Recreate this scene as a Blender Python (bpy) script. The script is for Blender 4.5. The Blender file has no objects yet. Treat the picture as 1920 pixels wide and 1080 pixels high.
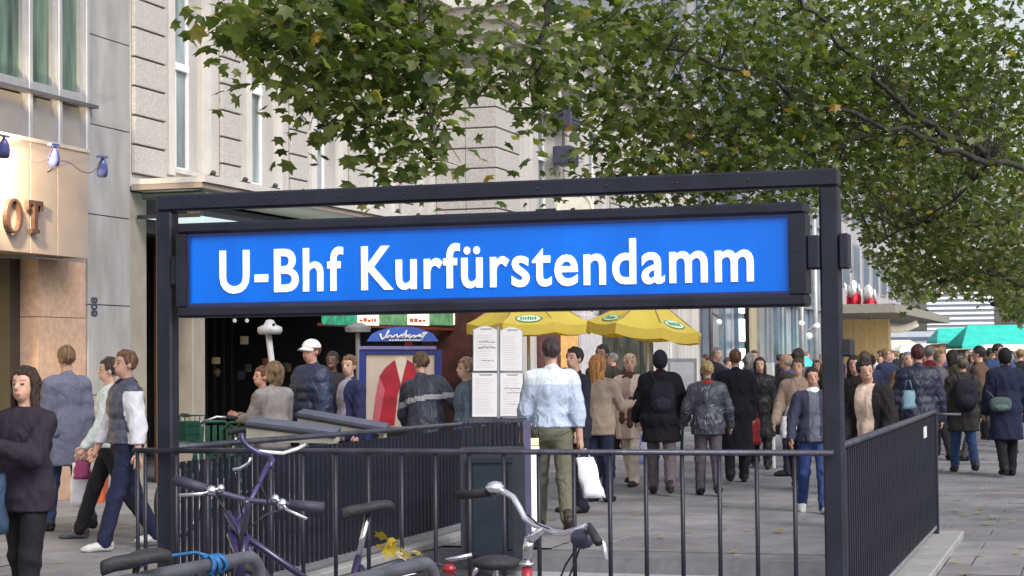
import bpy, math, random
import numpy as np
from mathutils import Vector, Matrix
R = math.radians
random.seed(7)
rng = np.random.default_rng(11)
scn = bpy.context.scene
COL = scn.collection

# ------------------------------------------------------------------ camera
F = 3500.0                                  # focal length in pixels of the 1920 px photograph
YAW, PITCH, ROLL = R(17.4), math.atan(135 / F), 0.0105
EYE = Vector((0, 0, 1.6))
fh = Vector((-math.sin(YAW), math.cos(YAW), 0)); rh = Vector((math.cos(YAW), math.sin(YAW), 0)); UP = Vector((0, 0, 1))
fw = fh * math.cos(PITCH) + UP * math.sin(PITCH)
up0 = UP * math.cos(PITCH) - fh * math.sin(PITCH)
rt = rh * math.cos(ROLL) - up0 * math.sin(ROLL)
up = up0 * math.cos(ROLL) + rh * math.sin(ROLL)
cd = bpy.data.cameras.new('camera'); cam = bpy.data.objects.new('camera', cd); COL.objects.link(cam)
cd.sensor_width = 36; cd.lens = F / 1920 * 36; cd.clip_start = .1; cd.clip_end = 3000
M = Matrix((rt, up, -fw)).transposed().to_4x4(); M.translation = EYE
cam.matrix_world = M
scn.camera = cam

# ------------------------------------------------------------------ sky, sun, exposure
w = bpy.data.worlds.new('World'); scn.world = w; w.use_nodes = True
nt = w.node_tree; nt.nodes.clear()
sky = nt.nodes.new('ShaderNodeTexSky'); sky.sky_type = 'NISHITA'; sky.sun_disc = False
SUN_EL, SUN_AZ = R(42), R(128)              # azimuth from +Y towards +X
sky.sun_elevation = SUN_EL; sky.sun_rotation = SUN_AZ; sky.dust_density = 4; sky.air_density = 1.2; sky.ozone_density = 1
hs = nt.nodes.new('ShaderNodeHueSaturation'); hs.inputs['Saturation'].default_value = .30; hs.inputs['Value'].default_value = 1.0
bg = nt.nodes.new('ShaderNodeBackground'); bg.inputs['Strength'].default_value = .15
wo = nt.nodes.new('ShaderNodeOutputWorld')
nt.links.new(sky.outputs[0], hs.inputs['Color']); nt.links.new(hs.outputs[0], bg.inputs[0]); nt.links.new(bg.outputs[0], wo.inputs[0])
sl = bpy.data.lights.new('sun', 'SUN'); sl.energy = 1.2; sl.angle = R(20); sl.color = (1, .97, .93)
so = bpy.data.objects.new('sun', sl); COL.objects.link(so)
sd = Vector((math.sin(SUN_AZ) * math.cos(SUN_EL), math.cos(SUN_AZ) * math.cos(SUN_EL), math.sin(SUN_EL)))
so.rotation_euler = sd.to_track_quat('Z', 'Y').to_euler(); so.location = (5, -5, 20)
scn.view_settings.view_transform = 'Standard'; scn.view_settings.look = 'None'
scn.view_settings.gamma = 1; scn.view_settings.use_curve_mapping = False
scn.view_settings.exposure = .52
scn.cycles.use_denoising = True
scn.cycles.max_bounces = 6

# ------------------------------------------------------------------ pixel helpers (build time only)
def ray(px, py): return fw + rt * ((px - 960) / F) + up * ((540 - py) / F)
def W(px, py, d): return EYE + ray(px, py) * d
def G(px, d): return fh * d + rh * ((px - 960) / F * d)                     # ground spot at a column and depth
def FX(px, py, X):                                                          # hit with the plane x = X
    r = ray(px, py); t = (X - EYE.x) / r.x; return EYE + r * t
def FY(px, py, Y):
    r = ray(px, py); t = (Y - EYE.y) / r.y; return EYE + r * t

# ------------------------------------------------------------------ materials
MATS = {}
def mat(name, col, rough=.7, metal=0, noise=.12, scale=6, bump=0, bscale=60, spec=.5, emit=None, es=0, coat=0, detail=3, lo_col=None, stretch=None):
    if name in MATS: return MATS[name]
    m = bpy.data.materials.new(name); m.use_nodes = True; MATS[name] = m
    n = m.node_tree; b = n.nodes['Principled BSDF']
    b.inputs['Roughness'].default_value = rough; b.inputs['Metallic'].default_value = metal
    b.inputs['Specular IOR Level'].default_value = spec
    b.inputs['Coat Weight'].default_value = coat
    tc = n.nodes.new('ShaderNodeTexCoord'); mp = n.nodes.new('ShaderNodeMapping')
    n.links.new(tc.outputs['Object'], mp.inputs[0])
    if stretch: mp.inputs['Scale'].default_value = stretch
    nz = n.nodes.new('ShaderNodeTexNoise'); nz.inputs['Scale'].default_value = scale; nz.inputs['Detail'].default_value = detail
    n.links.new(mp.outputs[0], nz.inputs['Vector'])
    rp = n.nodes.new('ShaderNodeValToRGB'); n.links.new(nz.outputs[0], rp.inputs[0])
    lo = [max(0, c * (1 - noise)) for c in col]; hi = [min(1, c * (1 + noise)) for c in col]
    if lo_col: lo = list(lo_col)  # low end of the colour ramp, given outright
    rp.color_ramp.elements[0].position = .3; rp.color_ramp.elements[1].position = .7
    rp.color_ramp.elements[0].color = (*lo, 1); rp.color_ramp.elements[1].color = (*hi, 1)
    n.links.new(rp.outputs[0], b.inputs['Base Color'])
    if bump:
        nb = n.nodes.new('ShaderNodeTexNoise'); nb.inputs['Scale'].default_value = bscale; nb.inputs['Detail'].default_value = 4
        n.links.new(mp.outputs[0], nb.inputs['Vector'])
        if name.startswith('cloth'):
            mb_ = n.nodes.new('ShaderNodeMapping'); mb_.inputs['Scale'].default_value = (1, 1, .55); mb_.inputs['Rotation'].default_value = (.5, .3, .4); n.links.new(tc.outputs['Object'], mb_.inputs[0]); n.links.new(mb_.outputs[0], nb.inputs['Vector'])
            nb.inputs['Detail'].default_value = 2; nb.inputs['Distortion'].default_value = 1.2
            s1 = n.nodes.new('ShaderNodeMath'); s1.operation = 'SUBTRACT'; s1.inputs[1].default_value = .5; s2 = n.nodes.new('ShaderNodeMath'); s2.operation = 'ABSOLUTE'
            n.links.new(nb.outputs[0], s1.inputs[0]); n.links.new(s1.outputs[0], s2.inputs[0]); hsrc = s2.outputs[0]
        else: hsrc = nb.outputs[0]
        bp = n.nodes.new('ShaderNodeBump'); bp.inputs['Strength'].default_value = bump; bp.inputs['Distance'].default_value = .11 if name.startswith('cloth') else .02
        n.links.new(hsrc, bp.inputs['Height']); n.links.new(bp.outputs[0], b.inputs['Normal'])
    if es:
        b.inputs['Emission Color'].default_value = (*(emit or col), 1); b.inputs['Emission Strength'].default_value = es
    return m
def cloth(c, rough=.9, kind=''):
    nm = 'cloth_%s%d_%d_%d' % (kind, *[int(x * 1000) for x in c])
    if kind == 'leather_': return mat(nm, c, .34, 0, .2, 20, .9, 7, .6)
    if kind == 'nylon_': return mat(nm, c, .5, 0, .08, 12, .5, 7, .45)
    if kind == 'denim_': return mat(nm, c, .85, 0, .10, 30, .5, 6, .3)
    return mat(nm, c, rough, 0, .08, 40, .5, 5, .25)

# ------------------------------------------------------------------ mesh builder
class MB:
    def __init__(s): s.v = []; s.f = []; s.m = []
    def add(s, vs, fs, m=0):
        b = len(s.v); s.v += [tuple(v) for v in vs]; s.f += [tuple(b + i for i in f) for f in fs]; s.m += [m] * len(fs); return s
    def box(s, x0, x1, y0, y1, z0, z1, m=0, c=0):
        if c == 0:
            vs = [(x, y, z) for z in (z0, z1) for y in (y0, y1) for x in (x0, x1)]
            return s.add(vs, [(0, 2, 3, 1), (4, 5, 7, 6), (0, 1, 5, 4), (2, 6, 7, 3), (0, 4, 6, 2), (1, 3, 7, 5)], m)
        # chamfered towards +x and -y (the seen faces)
        a = min(c, (x1 - x0) * .45, (y1 - y0) * .45, (z1 - z0) * .45)
        vs = []
        for z, i in ((z0, 0), (z0 + a, 1), (z1 - a, 1), (z1, 0)):
            if i: vs += [(x0, y0 + a, z), (x0 + a, y0, z), (x1 - a, y0, z), (x1, y0 + a, z), (x1, y1 - a, z), (x1 - a, y1, z), (x0 + a, y1, z), (x0, y1 - a, z)]
            else: vs += [(x0 + a, y0 + a, z)] * 2 + [(x1 - a, y0 + a, z)] * 2 + [(x1 - a, y1 - a, z)] * 2 + [(x0 + a, y1 - a, z)] * 2
        fs = [tuple(reversed(range(8))), tuple(range(24, 32))]
        for k in range(3):
            for i in range(8): j = (i + 1) % 8; fs.append((k * 8 + i, k * 8 + j, k * 8 + 8 + j, k * 8 + 8 + i))
        return s.add(vs, fs, m)
    def obox(s, c, ax, ay, az, m=0):           # centre and three half-axis vectors
        c, ax, ay, az = map(Vector, (c, ax, ay, az))
        vs = [c + ax * x + ay * y + az * z for z in (-1, 1) for y in (-1, 1) for x in (-1, 1)]
        return s.add(vs, [(0, 2, 3, 1), (4, 5, 7, 6), (0, 1, 5, 4), (2, 6, 7, 3), (0, 4, 6, 2), (1, 3, 7, 5)], m)
    def tube(s, pts, r, n=8, m=0, caps=True, squash=None):
        pts = [Vector(p) for p in pts]; rs = r if isinstance(r, (list, tuple)) else [r] * len(pts)
        vs = []; prev = None
        for i, p in enumerate(pts):
            t = (pts[min(i + 1, len(pts) - 1)] - pts[max(i - 1, 0)]).normalized()
            if prev is None:
                a = t.orthogonal().normalized() if abs(t.z) > .9 else t.cross(UP).normalized()
            else:
                a = (prev - t * prev.dot(t)); a = a.normalized() if a.length > 1e-6 else t.orthogonal().normalized()
            prev = a; b = t.cross(a)
            for k in range(n):
                an = 2 * math.pi * (k + .5) / n
                vs.append(p + (a * math.cos(an) + b * math.sin(an) * (squash or 1)) * rs[i])
        fs = []
        for i in range(len(pts) - 1):
            for k in range(n):
                j = (k + 1) % n; fs.append((i * n + k, i * n + j, i * n + n + j, i * n + n + k))
        if caps: fs += [tuple(reversed(range(n))), tuple(range((len(pts) - 1) * n, len(pts) * n))]
        return s.add(vs, fs, m)
    def lathe(s, c, prof, n=16, m=0):          # prof: (radius, z)
        c = Vector(c); vs = []; fs = []
        for r, z in prof:
            for k in range(n):
                a = 2 * math.pi * k / n; vs.append(c + Vector((r * math.cos(a), r * math.sin(a), z)))
        for i in range(len(prof) - 1):
            for k in range(n): j = (k + 1) % n; fs.append((i * n + k, i * n + j, i * n + n + j, i * n + n + k))
        fs += [tuple(reversed(range(n))), tuple(range((len(prof) - 1) * n, len(prof) * n))]
        return s.add(vs, fs, m)
    def ball(s, c, r, n=10, m=0, sc=(1, 1, 1)):
        c = Vector(c); vs = []; fs = []; h = n // 2
        for i in range(1, h):
            for k in range(n):
                a = math.pi * i / h; b = 2 * math.pi * k / n
                vs.append(c + Vector((r * sc[0] * math.sin(a) * math.cos(b), r * sc[1] * math.sin(a) * math.sin(b), r * sc[2] * math.cos(a))))
        vs += [c + Vector((0, 0, r * sc[2])), c - Vector((0, 0, r * sc[2]))]
        for i in range(h - 2):
            for k in range(n): j = (k + 1) % n; fs.append((i * n + j, i * n + k, i * n + n + k, i * n + n + j))
        T = len(vs) - 2
        for k in range(n): j = (k + 1) % n; fs += [(T, k, j), (T + 1, (h - 2) * n + j, (h - 2) * n + k)]
        return s.add(vs, fs, m)
    def prism(s, poly, thick, m=0):            # poly: 3D points in a plane, thick: vector
        n = len(poly); t = Vector(thick); vs = [Vector(p) for p in poly] + [Vector(p) + t for p in poly]
        fs = [tuple(range(n)), tuple(reversed(range(n, 2 * n)))] + [((i + 1) % n, i, n + i, n + (i + 1) % n) for i in range(n)]
        return s.add(vs, fs, m)
    def build(s, name, mats, parent=None, smooth=False, local=False):
        me = bpy.data.meshes.new(name)
        off = Vector((0, 0, 0)) if (local or parent is None) else wloc(parent)
        me.from_pydata([tuple(Vector(v) - off) for v in s.v], [], s.f)
        for x in (mats if isinstance(mats, (list, tuple)) else [mats]): me.materials.append(x)
        me.polygons.foreach_set('material_index', s.m)
        if smooth: me.polygons.foreach_set('use_smooth', [True] * len(s.f))
        me.update()
        o = bpy.data.objects.new(name, me); COL.objects.link(o)
        if parent: o.parent = parent
        return o
def wloc(o):
    p = Vector((0, 0, 0))
    while o is not None: p = p + o.location; o = o.parent
    return p
def tag(o, label=None, cat=None, group=None, kind=None):
    if label: o['label'] = label
    if cat: o['category'] = cat
    if group: o['group'] = group
    if kind: o['kind'] = kind
    return o
def thing(name, loc, label, cat, group=None):
    o = bpy.data.objects.new(name, None); COL.objects.link(o); o.location = Vector(loc); o.empty_display_size = .2
    return tag(o, label, cat, group)
def meshobj(name, me, parent=None, loc=(0, 0, 0)):
    o = bpy.data.objects.new(name, me); COL.objects.link(o); o.location = loc
    if parent: o.parent = parent
    return o
def text_mesh(body, size, sx, thick, offset=0, origin=(0, 0, 0), ax=Vector((1, 0, 0)), ay=Vector((0, 0, 1)), spacing=1):
    c = bpy.data.curves.new('lettering', 'FONT'); c.body = body; c.size = size; c.extrude = thick; c.offset = offset; c.resolution_u = 4
    c.space_character = spacing
    o = bpy.data.objects.new('lettering', c); COL.objects.link(o)
    dg = bpy.context.evaluated_depsgraph_get(); me = bpy.data.meshes.new_from_object(o.evaluated_get(dg))
    COL.objects.unlink(o); bpy.data.objects.remove(o)
    az = ax.cross(ay); og = Vector(origin)
    for v in me.vertices: v.co = og + ax * (v.co.x * sx) + ay * v.co.y + az * v.co.z
    return me
def stuff_mesh(name, vs, fs, mats, parent=None, attr=None, smooth=False):
    me = bpy.data.meshes.new(name); me.from_pydata(vs, [], fs)
    for x in mats: me.materials.append(x)
    if attr is not None:
        a = me.attributes.new('tint', 'FLOAT', 'POINT'); a.data.foreach_set('value', attr)
    if smooth: me.polygons.foreach_set('use_smooth', [True] * len(me.polygons))
    me.update(); o = bpy.data.objects.new(name, me); COL.objects.link(o)
    if parent: o.parent = parent; o.location = -wloc(parent)
    return o

# shared materials
black_paint = mat('black_painted_steel', (.0135, .0145, .027), .42, 0, .35, 4, .10, 60, .4, detail=8)
stone_grey = mat('grey_granite_cladding', (.29, .285, .29), .75, 0, .2, 3.5, .12, 120, detail=12, stretch=(1, 1, .35))
stucco = mat('beige_stucco', (.475, .45, .43), .9, 0, .16, 2.2, .25, 60, detail=8, stretch=(1, 1.6, .3))
stucco2 = mat('beige_rough_stucco', (.42, .40, .385), .95, 0, .16, 30, .45, 55)
joint_dark = mat('dark_joint', (.07, .065, .06), .9)
white_frame = mat('white_window_frame', (.74, .76, .78), .5, 0, .06)
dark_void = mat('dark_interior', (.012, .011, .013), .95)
def glass(name, col, rough=.08):
    return mat(name, col, rough, 0, .25, 1.5, .04, 3, .8)
win_glass = mat('window_glass', (.20, .24, .26), .08, 0, .6, 1.3, .04, 3, .7, lo_col=(.05, .07, .08), stretch=(1, 3, .5))  # tone varies in stretched patches down to a darker grey
green_glass = mat('green_window_glass', (.05, .085, .065), .08, 0, 1.2, 1.6, .04, 3, .7, lo_col=(.006, .018, .012), stretch=(1, 3.5, .5))  # stretched colour noise paints upright reflections into the glass
chrome = mat('chrome', (.75, .75, .8), .15, 1, .05)
rubber = mat('black_rubber', (.02, .02, .025), .7, 0, .2, 20, .3, 60)

# ------------------------------------------------------------------ ground
SX0, SX1, SY0, SY1 = -5.46, -1.46, 10.5, 14.75      # stairwell opening
pave_base = mat('pavement_bedding', (.135, .13, .142), .95, 0, .25, 3, .4, 60)
slab_ms = [mat('granite_slab_%s' % n, c, .82, 0, .20, 2.3, .25, 90, .35, detail=10) for n, c in
           (('mid', (.198, .193, .213)), ('warm', (.208, .20, .213)), ('cool', (.19, .19, .212)), ('pale', (.215, .21, .226)))]
ground = bpy.data.objects.new('pavement', None); COL.objects.link(ground); tag(ground, kind='structure')
g = MB(); zb = -.015
for x0, x1, y0, y1 in ((-600, SX0, -30, 700), (SX1, 600, -30, 700), (SX0, SX1, -30, SY0), (SX0, SX1, SY1, 700)):
    g.add([(x0, y0, zb), (x1, y0, zb), (x1, y1, zb), (x0, y1, zb)], [(0, 1, 2, 3)])
gb = g.build('bedding', pave_base, ground); tag(gb, kind='structure')
far_g = MB(); far_g.add([(-60, 60, -.004), (80, 60, -.004), (80, 600, -.004), (-60, 600, -.004)], [(0, 1, 2, 3)])
far_g.build('far_paving', mat('far_paving_mat', (.22, .215, .23), .85, 0, .2, .6, .2, 10), ground)
for m_ in slab_ms:
    n = m_.node_tree; gm = n.nodes.new('ShaderNodeNewGeometry'); mp_ = [q for q in n.nodes if q.type == 'MAPPING'][0]; n.links.new(gm.outputs['Position'], mp_.inputs[0])
    b_ = n.nodes['Principled BSDF']; src = b_.inputs['Base Color'].links[0].from_socket
    n1_ = n.nodes.new('ShaderNodeTexNoise'); n1_.inputs['Scale'].default_value = .45; n1_.inputs['Detail'].default_value = 6; n1_.inputs['Distortion'].default_value = .6
    n2_ = n.nodes.new('ShaderNodeTexVoronoi'); n2_.inputs['Scale'].default_value = 3.1; n2_.inputs['Randomness'].default_value = 1
    for q in (n1_, n2_): n.links.new(gm.outputs['Position'], q.inputs['Vector'])
    r1_ = n.nodes.new('ShaderNodeMapRange'); r1_.inputs[1].default_value = .35; r1_.inputs[2].default_value = .65; r1_.inputs[3].default_value = .74; r1_.inputs[4].default_value = 1.14; n.links.new(n1_.outputs[0], r1_.inputs[0])
    r2_ = n.nodes.new('ShaderNodeMapRange'); r2_.inputs[1].default_value = .06; r2_.inputs[2].default_value = .10; r2_.inputs[3].default_value = .55; r2_.inputs[4].default_value = 1; n.links.new(n2_.outputs['Distance'], r2_.inputs[0])
    mu = n.nodes.new('ShaderNodeMath'); mu.operation = 'MULTIPLY'; n.links.new(r1_.outputs[0], mu.inputs[0]); n.links.new(r2_.outputs[0], mu.inputs[1])
    vm_ = n.nodes.new('ShaderNodeVectorMath'); vm_.operation = 'SCALE'; n.links.new(src, vm_.inputs[0]); n.links.new(mu.outputs[0], vm_.inputs['Scale']); n.links.new(vm_.outputs[0], b_.inputs['Base Color'])
slabs_vis = []; slabs_rest = []
SW, SD = .78, .62
row = 0; y = 6.0
while y < 60:
    off = (row % 2) * SW * .5; x = -15 + off
    while x < 14:
        x0, x1, y0, y1 = x + .004, x + SW - .004, y + .004, y + SD - .004
        hit = False
        if y1 > SY0 - .27 and y0 < SY1 + .02 and x1 > SX0 - .31 and x0 < SX1 + .31:
            if x0 < SX0 - .31: x1 = SX0 - .31
            elif x1 > SX1 + .31: x0 = SX1 + .31
            else: hit = True
        clip = (x1 - x0) < SW - .02
        if not hit:
            c = Vector(((x0 + x1) / 2, (y0 + y1) / 2, 0)) - EYE
            d = c.dot(fw); px = 960 + F * c.dot(rt) / d; py = 540 - F * c.dot(up) / d
            inv = -40 < px < 1960 and py < 1110
            blocked = 300 < px < 980
            (slabs_vis if inv and not blocked and d < 26 and not clip else slabs_rest).append((d, x0, x1, y0, y1))
        x += SW
    y += SD; row += 1
slabs_vis.sort(); slabs_rest += slabs_vis[290:]; slabs_vis = slabs_vis[:290]
def slab_mesh(mi, k):
    b = MB(); a = SW / 2 - .004; c = SD / 2 - .004; r = random.Random(k); e = .006
    h = [r.uniform(-.0025, .0025) for _ in range(4)]
    top = [(-a + e, -c + e, h[0]), (a - e, -c + e, h[1]), (a - e, c - e, h[2]), (-a + e, c - e, h[3])]
    rim = [(-a, -c, -.006), (a, -c, -.006), (a, c, -.006), (-a, c, -.006)]; low = [(p[0], p[1], -.014) for p in rim]
    b.add(top + rim + low, [(0, 1, 2, 3)] + [(4 + i, 4 + (i + 1) % 4, (i + 1) % 4, i) for i in range(4)] + [(8 + i, 8 + (i + 1) % 4, 4 + (i + 1) % 4, 4 + i) for i in range(4)])
    me = bpy.data.meshes.new('paving_slab'); me.from_pydata(b.v, [], b.f); me.materials.append(slab_ms[mi]); return me
sm = [slab_mesh(k % 4, k) for k in range(12)]
for d, x0, x1, y0, y1 in slabs_vis:
    meshobj('paving_slab', random.choice(sm), ground, ((x0 + x1) / 2, (y0 + y1) / 2, 0))
b = MB()
for d, x0, x1, y0, y1 in slabs_rest:
    z = random.uniform(-.002, .002)
    b.add([(x0, y0, z), (x1, y0, z), (x1, y1, z), (x0, y1, z)], [(0, 1, 2, 3)], random.randrange(4))
tag(b.build('distant_paving_slabs', slab_ms, ground), kind='stuff')

# stairwell: coping, walls and steps going down towards the camera
stair = thing('stairwell', (-3.43, 12.6, 0), 'stone stairwell going down inside the dark railings below the blue sign', 'stairwell')
cop = mat('pale_coping_stone', (.27, .265, .27), .8, 0, .15, 6, .2, 80)
well = mat('stairwell_wall_stone', (.22, .22, .235), .7, 0, .2, 4, .2, 40)
for x0, x1 in ((SX0 - .3, SX0), (SX1, SX1 + .3)):
    y = SY0
    while y < 16.9:
        b = MB(); b.box(x0, x1, y + .004, min(y + 1.0, 16.95) - .004, -.012, .055, 0, .012); b.build('coping_stone', cop, stair); y += 1.0
for k in range(4):
    b = MB(); b.box(SX0 - .3 + k * 1.15 + .004, SX0 - .3 + (k + 1) * 1.15 - .004, SY0 - .26, SY0 - .004, -.012, .055, 0, .012); b.build('coping_stone', cop, stair)
b = MB(); b.box(SX0 - .2, SX0 - .001, SY0, SY1, -3.4, -.02).box(SX1 + .001, SX1 + .2, SY0, SY1, -3.4, -.02).box(SX0, SX1, SY0 - .2, SY0 - .001, -3.4, -.02)
b.build('stairwell_wall', well, stair)
step_m = mat('step_granite', (.32, .315, .33), .75, 0, .12, 12, .1, 100)
riser_m = mat('step_riser_granite', (.17, .17, .19), .75, 0, .15, 12, .1, 100)
for k in range(13):
    z1 = -.135 * k; y1 = SY1 - .32 * k
    b = MB(); b.box(SX0, SX1, y1 - .32 * 1, y1 - .002, z1 - .27, z1 - .135, 0); b.build('step', step_m, stair)
    b = MB(); b.box(SX0, SX1, y1 - .002, y1 + .02, z1 - .135, z1 - .004, 0)
    b.build('riser', riser_m, stair)

# ------------------------------------------------------------------ entrance frame with the blue sign
FYP = 10.45
LPX, RPX = FY(314, 600, FYP).x, FY(1560, 600, FYP).x
ZT = .5 * (FY(314, 370, FYP).z + FY(1560, 313, FYP).z)
P = .055
fr = thing('entrance_frame', ((LPX + RPX) / 2, FYP, 0), 'tall dark steel portal frame standing over the subway stairs', 'portal frame')
def rbar(b, x0, x1, y0, y1, z0, z1): b.box(x0, x1, y0, y1, z0, z1, 0, .012)
b = MB(); rbar(b, LPX - P, LPX + P, FYP - P, FYP + P, -.01, ZT - .103); b.build('post', black_paint, fr)
b = MB(); rbar(b, RPX - P, RPX + P, FYP - P, FYP + P, -.01, ZT - .103); b.build('post', black_paint, fr)
b = MB(); rbar(b, LPX - P, RPX + P, FYP - P, FYP + P, ZT - .1, ZT); b.build('crossbeam', black_paint, fr)
for q in range(9):
    b = MB(); b.ball((LPX + P + .3 + q * (RPX - LPX - .8) / 8, FYP - P - .001, ZT - .05), .007, 8); b.build('rivet', black_paint, fr)
# sign box
SL, SR = FY(331, 500, FYP - .09).x, FY(1511, 480, FYP - .09).x
zt = .5 * (FY(331, 417, FYP - .09).z + FY(1511, 380, FYP - .09).z); zbm = .5 * (FY(331, 595, FYP - .09).z + FY(1511, 575, FYP - .09).z)
IL, IR = FY(351, 500, FYP - .09).x, FY(1481, 480, FYP - .09).x
izt = .5 * (FY(351, 438, FYP - .09).z + FY(1481, 404, FYP - .09).z); izb = .5 * (FY(351, 572, FYP - .09).z + FY(1481, 550, FYP - .09).z)
sg = thing('station_sign', ((SL + SR) / 2, FYP, zbm), 'long blue illuminated station sign reading U-Bhf Kurfürstendamm in dark frame', 'sign')
b = MB(); ya, yb = FYP - .10, FYP + .10
b.box(SL, SR, ya, yb, izt + .004, zt, 0, .015).box(SL, SR, ya, yb, zbm, izb - .004, 0, .015)
b.box(SL, IL - .004, ya + .003, yb - .003, izb - .004, izt + .004).box(IR + .004, SR, ya + .003, yb - .003, izb - .004, izt + .004)
b.build('sign_frame', black_paint, sg)
b = MB(); e = .012       # inner bevel strips
b.box(IL - .004, IR + .004, ya + .02, ya + .03, izt - e, izt + .004).box(IL - .004, IR + .004, ya + .02, ya + .03, izb - .004, izb + e)
b.box(IL - .004, IL + e, ya + .02, ya + .03, izb + e, izt - e).box(IR - e, IR + .004, ya + .02, ya + .03, izb + e, izt - e)
b.build('inner_bead', mat('dark_inner_bead', (.02, .03, .12), .4), sg)
blue = mat('blue_sign_acrylic', (.0, .125, .60), .2, 0, .16, 1.6, .012, 2, .4, emit=(.0, .15, .9), es=.13, coat=.3, stretch=(1.6, 1, .35))  # stretched colour noise paints faint reflection streaks on the panel
b = MB(); b.box(IL - .003, IR + .003, ya + .04, ya + .06, izb - .003, izt + .003); b.build('sign_panel', blue, sg)
b = MB(); b.box(IL - .003, IR + .003, yb - .06, yb - .04, izb - .003, izt + .003); b.build('sign_panel', blue, sg)
TL = FY(414, 540, ya + .04).x; TR = FY(1412, 520, ya + .04).x
tz = .5 * (FY(425, 546, ya + .04).z + FY(1400, 528, ya + .04).z)
me = text_mesh('U-Bhf Kurfürstendamm', 1, 1, .004, .0, spacing=1.09)
xs = [v.co.x for v in me.vertices]; tw = max(xs) - min(xs)
capz = .5 * ((FY(700, 462, ya + .04).z - FY(700, 541, ya + .04).z) + (FY(540, 470, ya + .04).z - FY(540, 546, ya + .04).z))
zs = [v.co.z for v in me.vertices]; me_cap = .70
size = capz / me_cap * 1.03; sx = (TR - TL) / (tw * size)
me = text_mesh('U-Bhf Kurfürstendamm', size, sx, .003, .0062, (TL - min(xs) * size * sx, ya + .036, tz), spacing=1.09)
me.materials.append(mat('white_sign_lettering', (.85, .85, .85), .5, 0, .02, emit=(1, 1, 1), es=.32))
lt = meshobj('lettering', me, sg, -wloc(sg))
# the thin bronze outline of the letters seen in the photograph
b = MB(); b.box(SR, RPX - P, FYP - .07, FYP + .07, FY(1530, 505, FYP).z, FY(1530, 442, FYP).z, 0, .01); b.build('sign_bracket', black_paint, sg)
b = MB(); b.box(RPX + P, RPX + P + .05, FYP - .07, FYP + .07, FY(1530, 505, FYP).z, FY(1530, 440, FYP).z, 0, .006); b.build('sign_bracket', black_paint, sg)
b = MB(); b.box(LPX + P, SL, FYP - .07, FYP + .07, zbm + .2, zt - .2, 0, .01); b.build('sign_bracket', black_paint, sg)
b = MB(); b.tube([(RPX + P + .052, FYP, tz + .05), (RPX + P + .06, FYP, tz + .05)], .02, 8); b.build('bracket_bolt', chrome, sg)
b = MB(); p = FY(1590, 652, FYP + .12); b.box(p.x - .04, p.x + .03, FYP + P, FYP + .2, p.z - .05, p.z + .05, 0, .01)
o = b.build('loudspeaker_box', rubber); tag(o, 'small black box fixed behind the right post of the portal', 'box')

# ------------------------------------------------------------------ railings
ZR = 1.085
rail_top = mat('worn_dark_handrail', (.05, .05, .075), .38, .2, .35, 7, .2, 50, .6)
RYF = FYP - .10
fx0 = FY(258, 850, RYF).x; fx1 = RPX + .01
rl = thing('front_railing', ((fx0 + fx1) / 2, RYF, 0), 'dark steel railing with slim bars running across the near side of the stairs', 'railing')
b = MB(); b.tube([(fx0 - .03, RYF, ZR - .02), (fx1, RYF, ZR - .015)], .021, 10, squash=.8); b.build('handrail', rail_top, rl, True)
xs_b = []; x = FY(1490, 900, RYF).x
sp = (FY(1490, 900, RYF).x - FY(1010, 900, RYF).x) / 7
while x > fx0 + .05: xs_b.append(x); x -= sp
for x in xs_b + [fx0]:
    b = MB(); b.tube([(x, RYF, .0), (x, RYF, ZR - .03)], .0125, 8); b.build('bar', black_paint, rl, True)
b = MB(); b.box(fx0, fx1, RYF - .012, RYF + .012, .09, .12); b.build('bottom_rail', black_paint, rl)

def side_rail(name, X, y0, y1, z0, z1, sp, label, bw=.010, plate=None):
    t = thing(name, (X, (y0 + y1) / 2, 0), label, 'railing')
    b = MB(); b.tube([(X, y0, z0), (X, y1, z1)], .026, 10, squash=.8); b.build('handrail', rail_top, t, True)
    b = MB(); b.box(X - .012, X + .012, y0, y1, .10, .13); b.build('bottom_rail', mat('silver_bottom_rail', (.35, .36, .40), .35, .6), t)
    me = None; y = y0 + sp
    n = int((y1 - y0 - .1) / sp)
    bb = MB(); bb.box(-bw, bw, -.014, .014, .13, min(z0, z1) - .02)
    me = bpy.data.meshes.new('bar'); me.from_pydata(bb.v, [], bb.f); me.materials.append(black_paint)
    for i in range(n): meshobj('bar', me, t, Vector((X, y0 + sp * (i + 1), 0)) - wloc(t))
    for y in (y0 + .03, y1 - .02):
        b = MB(); b.box(X - .03, X + .03, y - .03, y + .03, .0, (z0 if y < (y0 + y1) / 2 else z1) - .015, 0, .006); b.build('end_post', black_paint, t)
    return t
rr = side_rail('side_railing', RPX + .03, FYP - .02, 16.66, 1.10, 1.11, .105, 'dark railing of close bars receding on the right side of the stairs', .013)
yy = 15.6
b = MB(); b.box(RPX + .045, RPX + .05, yy - .12, yy + .12, .93, 1.02); b.build('sticker', mat('white_sticker', (.7, .7, .72), .5), rr)
b = MB(); b.tube([(RPX - .09, 16.68, 1.09), (RPX + .26, 16.68, 1.085)], .014, 8); b.build('end_pin', rail_top, rr, True)
lr = side_rail('side_railing', LPX - .02, FYP - .02, 18.07, 1.075, 1.0, .088, 'dark railing of close bars receding on the left side of the stairs', .012)
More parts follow.
